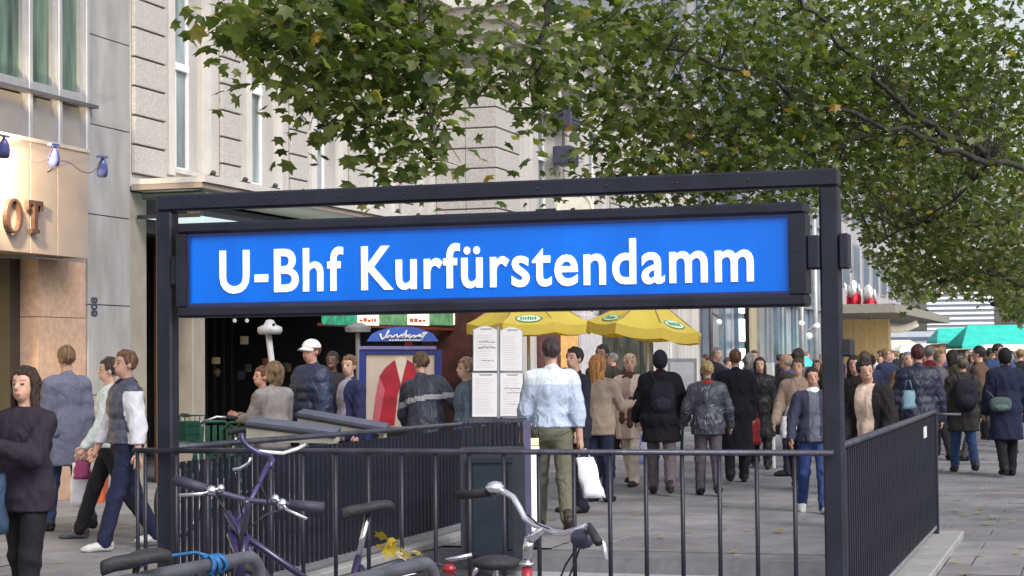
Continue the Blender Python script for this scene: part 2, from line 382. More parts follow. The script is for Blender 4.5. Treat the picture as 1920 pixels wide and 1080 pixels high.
# dark cabinet at the end of the left railing
cb = thing('metal_cabinet', G(920, 15.0), 'dark metal cabinet with framed inset door behind the railing bars', 'cabinet')
def orient(px, d, yaw=0):                   # local frame facing the camera: right, forward(away), origin
    o = G(px, d); a = YAW + R(yaw); r_ = Vector((math.cos(a), math.sin(a), 0)); f_ = Vector((-math.sin(a), math.cos(a), 0)); return o, r_, f_
o_, r_, f_ = orient(920, 15.0)
cabm = mat('dark_cabinet_paint', (.020, .024, .036), .45, 0, .3, 5); cabm2 = mat('dark_green_door_paint', (.012, .02, .034), .35, 0, .35, 4)
b = MB(); b.obox(o_ + Vector((0, 0, .43)) + f_ * .2, r_ * .26, f_ * .2, (0, 0, .46)); b.build('cabinet_body', cabm, cb)
b = MB(); b.obox(o_ + Vector((-.02, 0, .42)) - f_ * .012, r_ * .14, f_ * .01, (0, 0, .36)); b.build('cabinet_door', cabm2, cb)
for dx, dz, sx_, sz_ in ((-.02, .80, .18, .018), (-.02, .06, .18, .018), (-.18, .43, .018, .34), (.14, .43, .018, .34)):
    b = MB(); b.obox(o_ + r_ * dx + Vector((0, 0, dz)) - f_ * .02, r_ * sx_, f_ * .02, (0, 0, sz_)); b.build('door_frame', black_paint, cb)
# return piece with fine slats above the cabinet
rp_ = thing('railing_screen', G(925, 15.6), 'short dark slatted screen at the far end of the left railing', 'screen')
o_, r_, f_ = orient(925, 15.6)
b = MB(); b.obox(o_ + Vector((0, 0, 1.10)), r_ * .27, f_ * .018, (0, 0, .018)); b.build('top_rail', rail_top, rp_)
b = MB(); b.obox(o_ + Vector((0, 0, .12)), r_ * .27, f_ * .015, (0, 0, .012)); b.build('bottom_rail', black_paint, rp_)
for k in range(15):
    b = MB(); b.obox(o_ + r_ * (-.26 + k * .037) + Vector((0, 0, .6)), r_ * .011, f_ * .011, (0, 0, .48)); b.build('slat', black_paint, rp_)
b = MB(); b.obox(o_ + r_ * .27 + Vector((0, 0, .55)), r_ * .03, f_ * .03, (0, 0, .55)); b.build('end_post', mat('violet_grey_post', (.09, .085, .17), .5), rp_)
# white lit strip sign at its end
ws = thing('strip_sign', G(998, 16.0), 'narrow white upright panel with yellow top beside the slatted screen', 'sign')
o_, r_, f_ = orient(998, 16.0)
b = MB(); b.obox(o_ + Vector((0, 0, .50)), r_ * .045, f_ * .02, (0, 0, .36)); b.build('panel', mat('white_lit_panel', (.8, .8, .78), .5, es=.35, emit=(1, 1, .97)), ws)
b = MB(); b.obox(o_ + Vector((0, 0, .90)), r_ * .04, f_ * .02, (0, 0, .03)); b.build('cap', mat('yellow_lit_cap', (.8, .6, .3), .5, es=.6, emit=(1, .8, .45)), ws)
b = MB(); b.obox(o_ + Vector((0, 0, .07)), r_ * .05, f_ * .05, (0, 0, .07)); b.build('foot', black_paint, ws)

# ------------------------------------------------------------------ left shop building
XF = -11.7
def yf(px, X=XF): return FX(px, 600, X).y
def zf(px, py, X=XF): return FX(px, py, X).z
Y1, Y2 = yf(165), yf(245)
sh = thing('shop_building', (XF, 18, 0), 'modern shop building with grey granite pier, green windows and lit fascia', 'building')
b = MB(); b.box(XF - 8, XF - .12, 8, Y1 - .04, 5.6, 14, 0).box(XF - 8, XF - .035, Y1, Y2 - .01, 0, 14)
b.box(XF - 8, XF - 2.6, 8, Y1, 0, 5.6); b.build('wall', mat('shop_core_wall', (.2, .19, .18), .9), sh)
# granite slabs of the pier
jz = [zf(205, y_) for y_ in (1010, 740, 575, 406, 240, 70)]
dz = jz[4] - jz[3]; zz = [jz[3] + dz * k for k in range(-3, 9)]; zz[0] = 0
for k in range(len(zz) - 1):
    b = MB(); b.box(XF - .03, XF, Y1 + .004, Y2 - .004, zz[k] + .006, zz[k + 1] - .006, 0, .004); b.build('granite_slab', stone_grey, sh)
    b = MB(); b.box(XF - .9, XF - .03, Y1 - .03, Y1, zz[k] + .006, zz[k + 1] - .006, 0, 0); b.build('granite_slab', stone_grey, sh)
# warm stone wall under the fascia
peach = mat('peach_stone', (.44, .29, .21), .7, 0, .14, 12, .1, 90)
XB = XF + .38
zb0, zb1 = zf(80, 477, XB), zf(80, 270, XB)
ywall = yf(38, XF - .25)
for k in range(3):
    b = MB(); b.box(XF - .35, XF - .012, ywall, Y1 - .032, k * 1.08 + .004, min((k + 1) * 1.08 - .004, zb0 - .01)); b.build('peach_slab', peach, sh)
b = MB(); b.box(XF - .5, XF - .25, ywall - .22, ywall - .002, 0, zb0 - .01); b.build('door_frame', mat('dark_bronze_frame', (.03, .024, .022), .4), sh)
b = MB(); b.box(XF - .9, XF - .8, 12, ywall - .225, .02, zb0 - .3); b.build('shop_window', mat('warm_lit_window', (.6, .5, .25), .3, es=.9, emit=(1, .75, .3)), sh)
# fascia box
br = mat('bronze_fascia_metal', (.36, .29, .25), .4, .3, .06, 3, .02, 4, .5)
YFE = yf(166, XB)
yy = [12.6, 14.4, 16.2, 17.2, 18.2, yf(108, XB), YFE]
for k in range(6):
    b = MB(); b.box(XB - .03, XB, yy[k] + .006, yy[k + 1] - .006, zb0, zb1, 0, .004); b.build('fascia_panel', br, sh)
b = MB(); b.box(XF, XB - .032, 12.6, YFE - .01, zb0 + .01, zb1 - .01); b.build('fascia_core', mat('fascia_core', (.16, .11, .09), .6), sh)
b = MB(); b.box(XF, XB + .02, 12.6, YFE + .01, zb1, zb1 + .04); b.build('fascia_cap', mat('pale_metal_trim', (.45, .40, .36), .4, .3), sh)
# raised bronze letters (end of the shop name)
bronze = mat('dark_bronze_letter', (.09, .05, .04), .35, .5)
def glyph_O(yc, zc, ry, rz, X):
    b = MB(); n = 22; vs = []
    for xx in (X, X + .05):
        for k in range(n):
            a = 2 * math.pi * k / n; vs.append((xx, yc + ry * math.cos(a), zc + rz * math.sin(a)))
        for k in range(n):
            a = 2 * math.pi * k / n; vs.append((xx, yc + (ry * .62) * math.cos(a), zc + (rz * .86) * math.sin(a)))
    fs = []
    for k in range(n):
        j = (k + 1) % n
        fs += [(2 * n + k, 2 * n + j, 3 * n + j, 3 * n + k), (k, j, 2 * n + j, 2 * n + k), (n + j, n + k, 3 * n + k, 3 * n + j)]
    b.add(vs, fs); return b
o1 = FX(18, 405, XB); zc = o1.z; hz = .5 * (zf(18, 372, XB) - zf(18, 438, XB))
for yc in (o1.y, o1.y - .62):
    glyph_O(yc, zc, .17, hz, XB + .02).build('letter_O', bronze, sh)
t1 = FX(58, 407, XB); b = MB(); X = XB + .02; h = hz * .93
b.box(X, X + .05, t1.y - .035, t1.y + .035, t1.z - h, t1.z + h).box(X, X + .048, t1.y - .15, t1.y + .15, t1.z + h - .05, t1.z + h + .002)
b.box(X, X + .046, t1.y - .15, t1.y - .11, t1.z + h - .11, t1.z + h - .05).box(X, X + .046, t1.y + .11, t1.y + .15, t1.z + h - .11, t1.z + h - .05)
b.box(X, X + .048, t1.y - .08, t1.y + .08, t1.z - h - .002, t1.z - h + .04); b.build('letter_T', bronze, sh)
# curtain wall above
XC = XF + .02
zrl = zf(90, 182, XC); ztop = 9.5
mull = mat('silver_mullion', (.42, .42, .44), .35, .5, .06)
edges = [yf(p, XC) for p in (-140, -60, 52, 108, 160)]
for k, e_ in enumerate(edges):
    b = MB(); b.box(XC - .1, XC + .05, e_ - .04, e_ + .04, zb1 + .06, ztop, 0, .01); b.build('mullion', mull, sh)
    if k:
        y0, y1 = edges[k - 1] + .04, e_ - .04
        b = MB(); b.box(XC - .08, XC - .05, y0, y1, zb1 + .06, zrl - .03); b.build('spandrel_panel', mat('grey_spandrel', (.26, .24, .23), .3, .1, .1, 2), sh)
        b = MB(); b.box(XC - .08, XC - .05, y0, y1, zrl + .14, ztop); b.build('window_pane', green_glass, sh)
        b = MB(); b.box(XC - .05, XC - .0, y0, y1, zrl + .03, zrl + .14).box(XC - .05, XC, y0, y0 + .07, zrl + .14, ztop).box(XC - .05, XC, y1 - .07, y1, zrl + .14, ztop); b.build('window_frame', mull, sh)
b = MB(); b.box(XC, XC + .10, 10, Y1 + .06, zrl - .02, zrl + .02); b.build('rail', mat('dark_metal_strip', (.06, .06, .07), .4), sh)
# spot lamps on curved arms over the fascia
for i, (px, py) in enumerate(((8, 268), (102, 284), (193, 306))):
    base = FX(px - 62, py + 45, XB); e_ = Vector((XB + .75, base.y + .05, base.z + .25))
    head = FX(px, py, XB + .42)
    base = Vector((XB, FX(px - 20, py, XB + .2).y - .6, zb1 - .12)) if i == 0 else FX((88 if i == 2 else -20), (326 if i == 2 else 310), XB)
    lp = thing('spot_lamp', base, ['violet spot lamp leftmost of three arching over the lit fascia', 'violet spot lamp in the middle of three arching over the lit fascia', 'violet spot lamp rightmost, in front of the grey granite pier'][i], 'spot lamp', 'spot lamps on arms over the shop fascia')
    b = MB(); q = []
    for t in np.linspace(0, 1, 12):
        q.append(base.lerp(head, t) + Vector((0, 0, .10 * math.sin(math.pi * (t * 2 - 1)) * -1 + .02)))
    q[-1] = head + Vector((0, 0, .06)); b.tube(q, .009, 6); b.build('arm', mat('dark_lamp_arm', (.10, .08, .09), .4, .4), lp, True)
    hm = mat('violet_lamp_enamel', (.07, .085, .26), .35, 0, .1); tilt = Vector((-.30, .42, -.86)).normalized()
    c0 = head + Vector((0, 0, .04))
    b = MB(); b.tube([c0, c0 + tilt * .05, c0 + tilt * .12, c0 + tilt * .2], [.024, .05, .066, .06], 12); b.build('lamp_head', hm, lp, True)
    b = MB(); b.obox(c0 + Vector((0, -.02, .03)), (.03, 0, 0), (0, .08, 0), (0, 0, .012)); b.build('bracket', hm, lp)
    if i == 0:
        pl = bpy.data.lights.new('lamp_glow', 'SPOT'); pl.energy = 420; pl.color = (1, .78, .48); pl.spot_size = R(125); pl.spot_blend = .8; pl.shadow_soft_size = .05
        po = bpy.data.objects.new('lamp_glow', pl); COL.objects.link(po); po.location = head + Vector((-.075, .105, -.19)) - wloc(lp); po.parent = lp
        tgt = FX(34, 335, XB); po.rotation_euler = (head + Vector((-.075, .105, -.19)) - tgt).to_track_quat('Z', 'Y').to_euler()
# house number, written downwards on the pier
p = FX(176, 575, XF)
me = text_mesh('808', .20, .8, .004, .004, (XF + .006, p.y - .01, p.z - .0), ax=Vector((0, 0, 1)), ay=Vector((0, -1, 0)))
me.materials.append(mat('dark_number', (.05, .05, .08), .5)); cx = sum((v.co for v in me.vertices), Vector()) / len(me.vertices)
for v in me.vertices: v.co += Vector((XF + .006, p.y, p.z)) - cx
o = meshobj('number_plate', me, sh, -wloc(sh))

# ------------------------------------------------------------------ old stucco building
ob = thing('stucco_building', (XF, 34, 0), 'two storey beige stucco building with rusticated blocks and tall windows', 'building')
ZL = zf(245, 365); ZL = 3.86
XR = -10.56; YR = 32.7; YE = yf(1235); ZTOP = 8.35
period = 2.36; wc = [22.72 + period * k for k in range(5)]; WW = .42; WZ0, WZ1 = 4.2, 7.0
b = MB(); prev = Y2
for c in wc[:4]:
    b.box(XF - .3, XF, prev, c - WW, ZL, ZTOP - 1); prev = c + WW
    b.box(XF - .3, XF - .002, c - WW, c + WW, ZL, WZ0).box(XF - .3, XF - .002, c - WW, c + WW, WZ1, ZTOP - 1)
b.box(XF - .3, XF, prev, YR + .3, ZL, ZTOP - 1).box(XF - 7, XF - .31, Y2, YE, ZL, ZTOP - .6)
b.box(XF, XR - .0, YR + .001, YR + .4, ZL, ZTOP - .9)
b.build('wall', stucco, ob)
# projecting wing wall with its own openings
wr = [36.1, 40.0, 43.9, 47.8]; b = MB(); prev = YR + .4
for c in wr:
    b.box(XR - .35, XR - .001, prev, c - .55, 0, ZTOP - .9); prev = c + .55
    b.box(XR - .35, XR - .003, c - .55, c + .55, 3.4, 4.3).box(XR - .35, XR - .003, c - .55, c + .55, 6.6, ZTOP - .9)
b.box(XR - .35, XR - .001, prev, YE, 0, ZTOP - .9); b.box(XR - 8, XR - .8, YR + .5, YE, 0, ZTOP - .95); b.build('wing_wall', stucco, ob)
def window(par, X, yc, hw, z0, z1, zt_, gl=win_glass, rec=.2):
    fr_ = MB(); x0, x1 = X - rec - .05, X - rec
    fr_.box(x0, x1, yc - hw, yc - hw + .07, z0, z1).box(x0, x1, yc + hw - .07, yc + hw, z0, z1)
    fr_.box(x0, x1 + .01, yc - hw + .07, yc + hw - .07, z0, z0 + .07).box(x0, x1 + .01, yc - hw + .07, yc + hw - .07, z1 - .07, z1)
    if zt_: fr_.box(x0, x1 + .05, yc - hw + .07, yc + hw - .07, zt_ - .05, zt_ + .05)
    fr_.box(x0, x1 + .015, yc - .03, yc + .03, z0 + .07, (zt_ or z1) - .07)
    f_ = fr_.build('window', white_frame, par)
    g_ = MB(); g_.box(x0 + .01, x1 - .02, yc - hw + .06, yc + hw - .06, z0 + .06, z1 - .06); g_.build('pane', gl, f_)
    s_ = MB(); s_.box(X - rec, X + .05, yc - hw - .04, yc + hw + .04, z0 - .06, z0 - .003); s_.build('sill', stucco, f_)
for c in wc[:4]:
    window(ob, XF, c, WW, WZ0, WZ1, 5.64)
    b = MB(); b.box(XF - .02, XF + .045, c - WW - .2, c - WW - .01, WZ0 - .1, WZ1 + .1).box(XF - .02, XF + .045, c + WW + .01, c + WW + .2, WZ0 - .1, WZ1 + .1).box(XF - .02, XF + .05, c - WW - .2, c + WW + .2, WZ1 + .1, WZ1 + .3)
    b.build('window_surround', mat('pale_stucco_trim', (.54, .515, .49), .85, 0, .08, 3, .1, 40), ob)
for c in wr:
    window(ob, XR, c, .55, 4.3, 6.6, 5.7); window(ob, XR, c, .55, .1, 3.4, 2.6, glass('dark_shop_glass', (.03, .035, .04)))
def block(x0, x1, y0, y1, z0, z1):
    b = MB(); b.box(x0, x1, y0, y1, z0 + .013, z1 - .013, 0, .008); return b.build('stone_block', stucco2, ob)
bh = .376; zb_ = ZL + .16
for k in range(5):
    c = 21.62 + period * k
    if k == 0: c0, c1 = Y2 + .02, 22.02
    else: c0, c1 = c - .32, c + .32
    b = MB(); b.box(XF + .001, XF + .03, c0 + .01, c1 - .01, zb_, ZTOP - .96); b.build('groove_backing', mat('dark_backing', (.10, .09, .085), .9), ob)  # dark board behind the blocks, put in to darken the grooves
    z = zb_
    while z + bh < ZTOP - .95: block(XF + .005, XF + .06, c0, c1, z, z + bh); z += bh
b = MB(); b.box(XF + .02, XR - .02, YR - .03, YR - .002, 2.9, ZTOP - .96).box(XR + .001, XR + .03, YR, YR + 1.44, 2.9, ZTOP - .96); b.build('groove_backing', MATS['dark_backing'], ob)
b = MB(); b.box(XF - .3, XR - .01, YR - .04, YR + .3, 0, 2.9); b.build('dark_side_wall', mat('dark_red_brown_wall', (.05, .012, .01), .7, 0, .6, 4), ob)
# corner quoins of the projecting wing: front face towards the camera and the return
z = zb_ - bh * 10
while z + bh < ZTOP - .95:
    if z > 2.9:
        block(XF + .01, XR - .56, YR - .05, YR, z, z + bh); block(XR - .55, XR + .055, YR - .052, YR + 1.45, z, z + bh)
    z += bh
for c in (38.05, 41.95, 45.85, 49.4):
    b = MB(); b.box(XR + .001, XR + .03, c - .74, c + .74, zb_, ZTOP - .96); b.build('groove_backing', MATS['dark_backing'], ob)
    z = zb_
    while z + bh < ZTOP - .95: block(XR + .005, XR + .06, c - .75, c + .75, z, z + bh); z += bh
# cornices: three stepped bands
trim = MATS['pale_stucco_trim']
for dz0, dz1, pr in ((-1.0, -.86, .10), (-.72, -.5, .2), (-.5, -.28, .38), (-.28, 0, .55)):
    b = MB(); z0, z1 = ZTOP + dz0 + .004, ZTOP + dz1 - .004
    b.box(XF - .3, XF + pr, Y2 + .02, YR - pr - .001, z0, z1).box(XF - .3, XR + pr, YR - pr, YE, z0, z1); b.build('cornice', trim, ob)
b = MB(); b.box(XF - .3, XF + .05, Y2 + .02, YR + .3, ZTOP - .86, ZTOP - .72).box(XR - .4, XR + .05, YR, YE, ZTOP - .86, ZTOP - .72); b.build('frieze', stucco, ob)
# balcony slab between the floors with its sloping soffit
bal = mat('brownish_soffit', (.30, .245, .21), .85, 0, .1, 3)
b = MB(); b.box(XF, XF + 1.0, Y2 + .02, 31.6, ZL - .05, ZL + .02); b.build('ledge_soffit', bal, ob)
b = MB(); b.box(XF + .93, XF + 1.04, Y2 + .015, 31.62, ZL + .021, ZL + .11).box(XF, XF + .93, Y2 + .015, 31.6, ZL + .021, ZL + .09); b.build('ledge', trim, ob)
for q in range(11):
    b = MB(); yq = Y2 + .5 + q * .95; b.box(XF + .78, XF + .9, yq, yq + .18, ZL + .09, ZL + .16); b.tube([(XF + .84, yq + .09, ZL + .13), (XF + .90, yq + .05, ZL + .2)], .035, 6)
    b.build('uplight', joint_dark, ob)
# open ground floor: piers, lintel, dark interior
pier = mat('cream_pier', (.27, .24, .205), .8, 0, .1, 4)  # shade under the ledge is put into this darker base colour
for p0, p1 in ((246, 278), (364, 387)):
    b = MB(); b.box(XF - .5, XF - .02, yf(p0), yf(p1), 0, ZL - .06, 0, .01); b.build('pier', pier, ob)
b = MB(); b.box(XF - .35, XF - .25, yf(279), yf(300), 0, ZL - .06); b.build('green_jamb', mat('dark_green_paint', (.02, .05, .035), .4), ob)
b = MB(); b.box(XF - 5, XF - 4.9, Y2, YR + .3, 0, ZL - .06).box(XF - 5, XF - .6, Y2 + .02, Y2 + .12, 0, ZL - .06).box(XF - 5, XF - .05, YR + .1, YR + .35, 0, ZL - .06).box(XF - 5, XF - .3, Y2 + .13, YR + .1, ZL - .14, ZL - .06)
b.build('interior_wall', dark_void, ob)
b = MB(); b.box(XF - .4, XF - .1, Y2 + .1, YR, 3.3, ZL - .07); b.build('lintel', mat('dark_lintel', (.03, .028, .03), .6), ob)
b = MB()
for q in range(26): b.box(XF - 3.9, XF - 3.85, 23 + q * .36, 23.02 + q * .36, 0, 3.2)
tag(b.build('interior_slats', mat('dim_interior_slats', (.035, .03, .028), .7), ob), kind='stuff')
# two small ceiling lamps inside
for q in (440, 463):
    b = MB(); b.ball(FX(q, 601, XF - 1.5), .035, 8); b.build('ceiling_lamp', mat('dim_bulb', (.6, .6, .55), .4, es=.5), ob)
for q in range(16):
    p = FX(random.uniform(400, 660), random.uniform(610, 720), XF - random.uniform(2.2, 3.8)); b = MB(); hw_ = random.uniform(.04, .13)
    b.box(p.x - .05, p.x, p.y - hw_, p.y + hw_, p.z - random.uniform(.05, .25), p.z, 0)
    b.build('display_shelf', mat('dim_shelf_%d' % (q % 4), ((.10, .05, .03), (.05, .06, .05), (.14, .10, .06), (.04, .035, .06))[q % 4], .6, es=(.03, .01, .05, .01)[q % 4], emit=((.6, .25, .1), (.3, .4, .3), (.9, .7, .4), (.2, .2, .4))[q % 4]), ob)  # faint glow put into the boxes by emission, no lamp there
# reddish brown strip between the piers
b = MB(); b.box(XF - .45, XF - .35, yf(345), yf(358), 0, ZL - .06); b.build('door_jamb', mat('oxblood_paint', (.10, .03, .02), .5), ob)
# glass awning in front of the open floor
aw = thing('glass_awning', FX(420, 400, XF + .6), 'pale glass awning under the soffit behind the top left of the sign', 'awning')
zg = 3.47; ya0, ya1 = Y2 + .16, 27.6
glm = mat('frosted_awning_glass', (.60, .78, .78), .3, 0, .15, 3, emit=(.75, .95, .95), es=.6)  # emission stands in for sky light coming through the panes
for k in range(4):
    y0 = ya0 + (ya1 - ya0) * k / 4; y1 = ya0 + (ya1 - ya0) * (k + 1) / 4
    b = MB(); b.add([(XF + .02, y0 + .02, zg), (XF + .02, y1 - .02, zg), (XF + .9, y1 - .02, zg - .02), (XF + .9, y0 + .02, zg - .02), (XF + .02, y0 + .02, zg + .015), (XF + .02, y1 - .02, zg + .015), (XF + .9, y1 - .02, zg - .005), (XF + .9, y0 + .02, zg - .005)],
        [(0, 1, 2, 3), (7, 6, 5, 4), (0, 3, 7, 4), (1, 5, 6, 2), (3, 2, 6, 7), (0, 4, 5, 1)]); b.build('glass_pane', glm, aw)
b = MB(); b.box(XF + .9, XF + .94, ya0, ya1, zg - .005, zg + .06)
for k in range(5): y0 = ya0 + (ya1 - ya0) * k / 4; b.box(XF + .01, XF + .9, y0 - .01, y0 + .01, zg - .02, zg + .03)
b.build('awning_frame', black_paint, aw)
b = MB(); b.tube([(XF + .1, Y2 + .15, ZL - .12), (XF + .95, Y2 + .15, ZL - .12)], .05, 8); b.tube([(XF + .8, Y2 + .1, ZL - .15), (XF + .8, Y2 + 1.6, ZL - .15)], .05, 8)
b.build('roller', mat('dark_green_roller', (.02, .04, .04), .4), aw)
b = MB(); b.tube([(XF + .5, Y2 + .5, ZL - .17), (XF + .93, Y2 + .9, ZL - .17)], .02, 8); b.build('strut', white_frame, aw)
# snack stall fascia (green with pale lit boxes) and the glow under it
st = thing('snack_stall', FX(750, 600, XF + .3), 'snack stall with green and white lit fascia strip behind the poster stand', 'stall')
X = XF + .35
def strip(px0, px1, py0, py1, m, name='fascia_panel', dx=0, th=.05):
    y0, y1 = yf(px0, X), yf(px1, X); z0, z1 = zf((px0 + px1) / 2, py1, X), zf((px0 + px1) / 2, py0, X)
    b = MB(); b.box(X - th + dx, X + dx, min(y0, y1), max(y0, y1), z0, z1, 0, .006); return b.build(name, m, st)
gr = mat('green_fascia', (.10, .24, .11), .5, 0, .5, 8, emit=(.2, .5, .25), es=.10); wl = mat('pale_lit_fascia', (.8, .75, .6), .5, es=.55, emit=(1, .92, .72))
red = mat('red_lettering', (.5, .08, .04), .5)
for a_, b_, m_ in ((608, 670, mat('emerald_fascia', (.02, .28, .16), .5, 0, .6, 9)), (672, 711, wl), (713, 764, gr), (766, 805, wl), (807, 850, gr), (852, 886, wl)): strip(a_, b_, 585, 610, m_)
for (c0, c1) in ((674, 709), (768, 803), (856, 880)):
    q = c0
    while q < c1 - 6:
        ww = random.choice((5, 7, 8)); strip(q, q + ww - 2, 597 + random.choice((-1, 0, 2)), 603 + random.choice((0, 1)), red, 'letter_mark', .012, .01); q += ww
b = MB(); b.box(X - .1, X - .02, yf(606, X), yf(888, X), zf(750, 616, X), zf(750, 611, X)); b.build('fascia_edge', mat('dark_red_edge', (.12, .02, .01), .5), st)
for q in range(46):
    pxq, pyq = random.uniform(818, 884), random.uniform(618, 690); p = FX(pxq, pyq, XF - random.uniform(0, .5))
    c = random.choice([((.5, .06, .01), .5), ((.6, .2, .02), .6), ((.35, .02, .01), .2), ((.7, .5, .3), .5), ((.3, .03, .02), .1)])
    b = MB(); b.ball(p, random.uniform(.05, .12), 7, 0, (1, random.uniform(.6, 1.4), random.uniform(.6, 1.2)))
    b.build('hanging_lantern', mat('lantern_%d' % (int(c[0][0] * 100) + int(c[1] * 10)), c[0], .5, es=c[1] * .8, emit=c[0]), st)
b = MB(); b.box(XF - .6, XF - .55, yf(815), yf(890), 0, 3.0); b.build('back_panel', mat('dark_red_panel', (.14, .02, .01), .6, 0, .6, 5), st)
b = MB(); b.box(XF - .3, XF + .2, yf(640), yf(885), 0, 1.05); b.build('counter', mat('dark_counter', (.05, .03, .025), .5), st)
# orange poster, doorway and pale pillar under the umbrellas on the wing
for px0, px1, py0, py1, m_, lab, nm, cat in (
    (1012, 1050, 600, 800, mat('maroon_door', (.10, .03, .035), .5), 'maroon doorway behind the head of the man in the pale denim jacket', 'shop_door', 'door'),
    (1052, 1082, 625, 690, mat('orange_poster', (.6, .33, .10), .6, 0, .3, 10, es=.15, emit=(.9, .5, .2)), 'orange poster on the wall under the left yellow umbrella', 'wall_poster', 'poster'),
    (1090, 1128, 590, 850, mat('white_pillar', (.5, .48, .5), .7), 'white wall pillar between the orange poster and the dark cafe windows', 'wall_pillar', 'pillar')):
    y0, y1 = yf(px0, XR + .07), yf(px1, XR + .07); z1 = zf(px0, py0, XR + .07); z0 = max(.02, zf(px0, py1, XR + .07))
    b = MB(); b.box(XR + .002, XR + .08, y0, y1, z0, z1, 0, .01); o = b.build(nm, m_); tag(o, lab, cat)
for k, (pa_, pb_) in enumerate(((1131, 1152), (1155, 1176), (1179, 1200), (1203, 1226))):
    y0, y1 = yf(pa_, XR + .1), yf(pb_, XR + .1); b = MB(); b.box(XR + .01, XR + .08, y0, y1, .3, 2.75); f_ = b.build('cafe_window', mat('dark_green_frame', (.03, .04, .03), .5), ob)
    b = MB(); b.box(XR + .08, XR + .1, y0 + .12, y1 - .12, .45, 2.6); b.build('pane', mat('dim_cafe_glass', (.05, .05, .035), .15, 0, .9, 2.5, lo_col=(.01, .012, .01)), f_)  # pane tone varies in patches between two dark colours
# dark window boxes (air conditioners) high on the wing
for i, (px, py, s_) in enumerate(((1080, 220, .36), (1078, 292, .30))):
    p = FX(px, py, XR + .45); t = thing('air_conditioner', p, ['dark air conditioning unit high on the stucco wing', 'dark glazed box just below the air conditioning unit'][i], ['air conditioner', 'vent box'][i])
    b = MB(); b.box(XR + .06, XR + .45, p.y - s_, p.y + s_, p.z - s_ * .62, p.z + s_ * .62, 0, .02); b.build('casing', mat('dark_ac_casing', (.05, .05, .085), .5), t)
    for q in range(5): bb = MB(); zq = p.z - s_ * .45 + q * s_ * .22; bb.box(XR + .451, XR + .465, p.y - s_ * .8, p.y + s_ * .8, zq, zq + .035); bb.build('grille_slat', black_paint, t)
# round white sign partly hidden behind the beam
p = FX(1078, 392, XR + .8); rs = thing('round_sign', p, 'round cream sign with pale rim between the beam and the sign top', 'sign')
b = MB(); n = 28; ring = [Vector((p.x, p.y, p.z)) + rh * math.cos(2 * math.pi * k / n) * .34 + UP * math.sin(2 * math.pi * k / n) * .34 for k in range(n)]
b.prism(ring, fh * .06); b.build('disc', mat('cream_disc', (.62, .58, .5), .5), rs)
b = MB(); b.tube(ring + [ring[0], ring[1]], .035, 6, caps=False); b.build('rim', mat('pale_yellow_rim', (.75, .72, .55), .4, es=.1), rs, True)
b = MB(); b.tube([Vector((XR, p.y, p.z)), p], .03, 6); b.build('bracket', black_paint, rs)

# ------------------------------------------------------------------ glass building, bank front, tower
YG0, YG1 = YE + .05, yf(1548)
gb_ = thing('glass_building', (XF, 65, 0), 'tall glass fronted building with vertical grey and blue fins behind the crowd', 'building')
b = MB(); b.box(XF - 10, XF - .2, YG0, YG1, 0, 34); b.build('wall', mat('grey_glass_core', (.22, .24, .28), .35), gb_)
pm = [mat('glass_fin_%d' % i, c, .28, 0, .25, 1.2, spec=.6) for i, c in enumerate(((.22, .23, .26), (.27, .26, .26), (.12, .17, .24), (.36, .38, .42), (.08, .10, .15), (.20, .19, .21)))]
y = YG0; k = 0
while y < YG1 - .6:
    wv = random.choice((.35, .5, .7, 1.0)); m_ = random.choice(pm)
    b = MB(); b.box(XF - .19, XF + random.choice((0, .06, .15)), y + .02, min(y + wv, YG1) - .02, .1, 33.8); b.build('facade_panel', m_, gb_); y += wv; k += 1
for z in (3.6, 7.2, 10.8, 14.4, 18, 21.6, 25.2):
    b = MB(); b.box(XF - .1, XF + .2, YG0, YG1, z, z + .12); b.build('floor_band', mull, gb_)
yb_ = yf(1391, XF + .25)
for z0, z1 in ((.9, 1.9), (2.15, 2.9), (3.1, 3.3), (3.5, 3.8), (4.0, 4.6)):
    b = MB(); b.box(XF + .2, XF + .3, yb_ - .3, yb_ + .3, z0, z1); b.build('lit_sign_letter', mat('white_lit_letter', (.9, .9, .85), .5, es=1.3, emit=(1, 1, .95)), gb_)
yb2 = yf(1412, XF + .25); b = MB(); b.box(XF + .2, XF + .28, yb2 - .5, yb2 + .5, .5, 4.2); b.build('tan_panel', mat('tan_panel_mat', (.42, .36, .22), .5), gb_)

bk = thing('bank_building', (XF, 100, 0), 'grey building with flags and a curved canopy on tan pillars beyond the glass building', 'building')
YB0, YB1 = YG1 + .1, yf(1690)
b = MB(); b.box(XF - 12, XF, YB0, YB1, 3.9, 12).box(XF - 12, XF - 1.2, YB0, YB1, 0, 3.9); b.build('wall', mat('mauve_grey_wall', (.40, .38, .42), .8, 0, .15, 1), bk)
for k in range(8):
    for z0 in (5.0, 8.2):
        y0 = YB0 + 1.5 + k * 4.2; b = MB(); b.box(XF + .01, XF + .06, y0, y0 + 2.6, z0, z0 + 2.3); f_ = b.build('window', mull, bk)
        b = MB(); b.box(XF + .06, XF + .09, y0 + .15, y0 + 2.45, z0 + .15, z0 + 2.15); b.build('pane', pm[2], f_)
b = MB(); b.box(XF, XF + 3.1, YB0, YB1 - 2, 3.55, 3.95); b.build('canopy', mat('olive_grey_canopy', (.26, .24, .2), .7), bk)
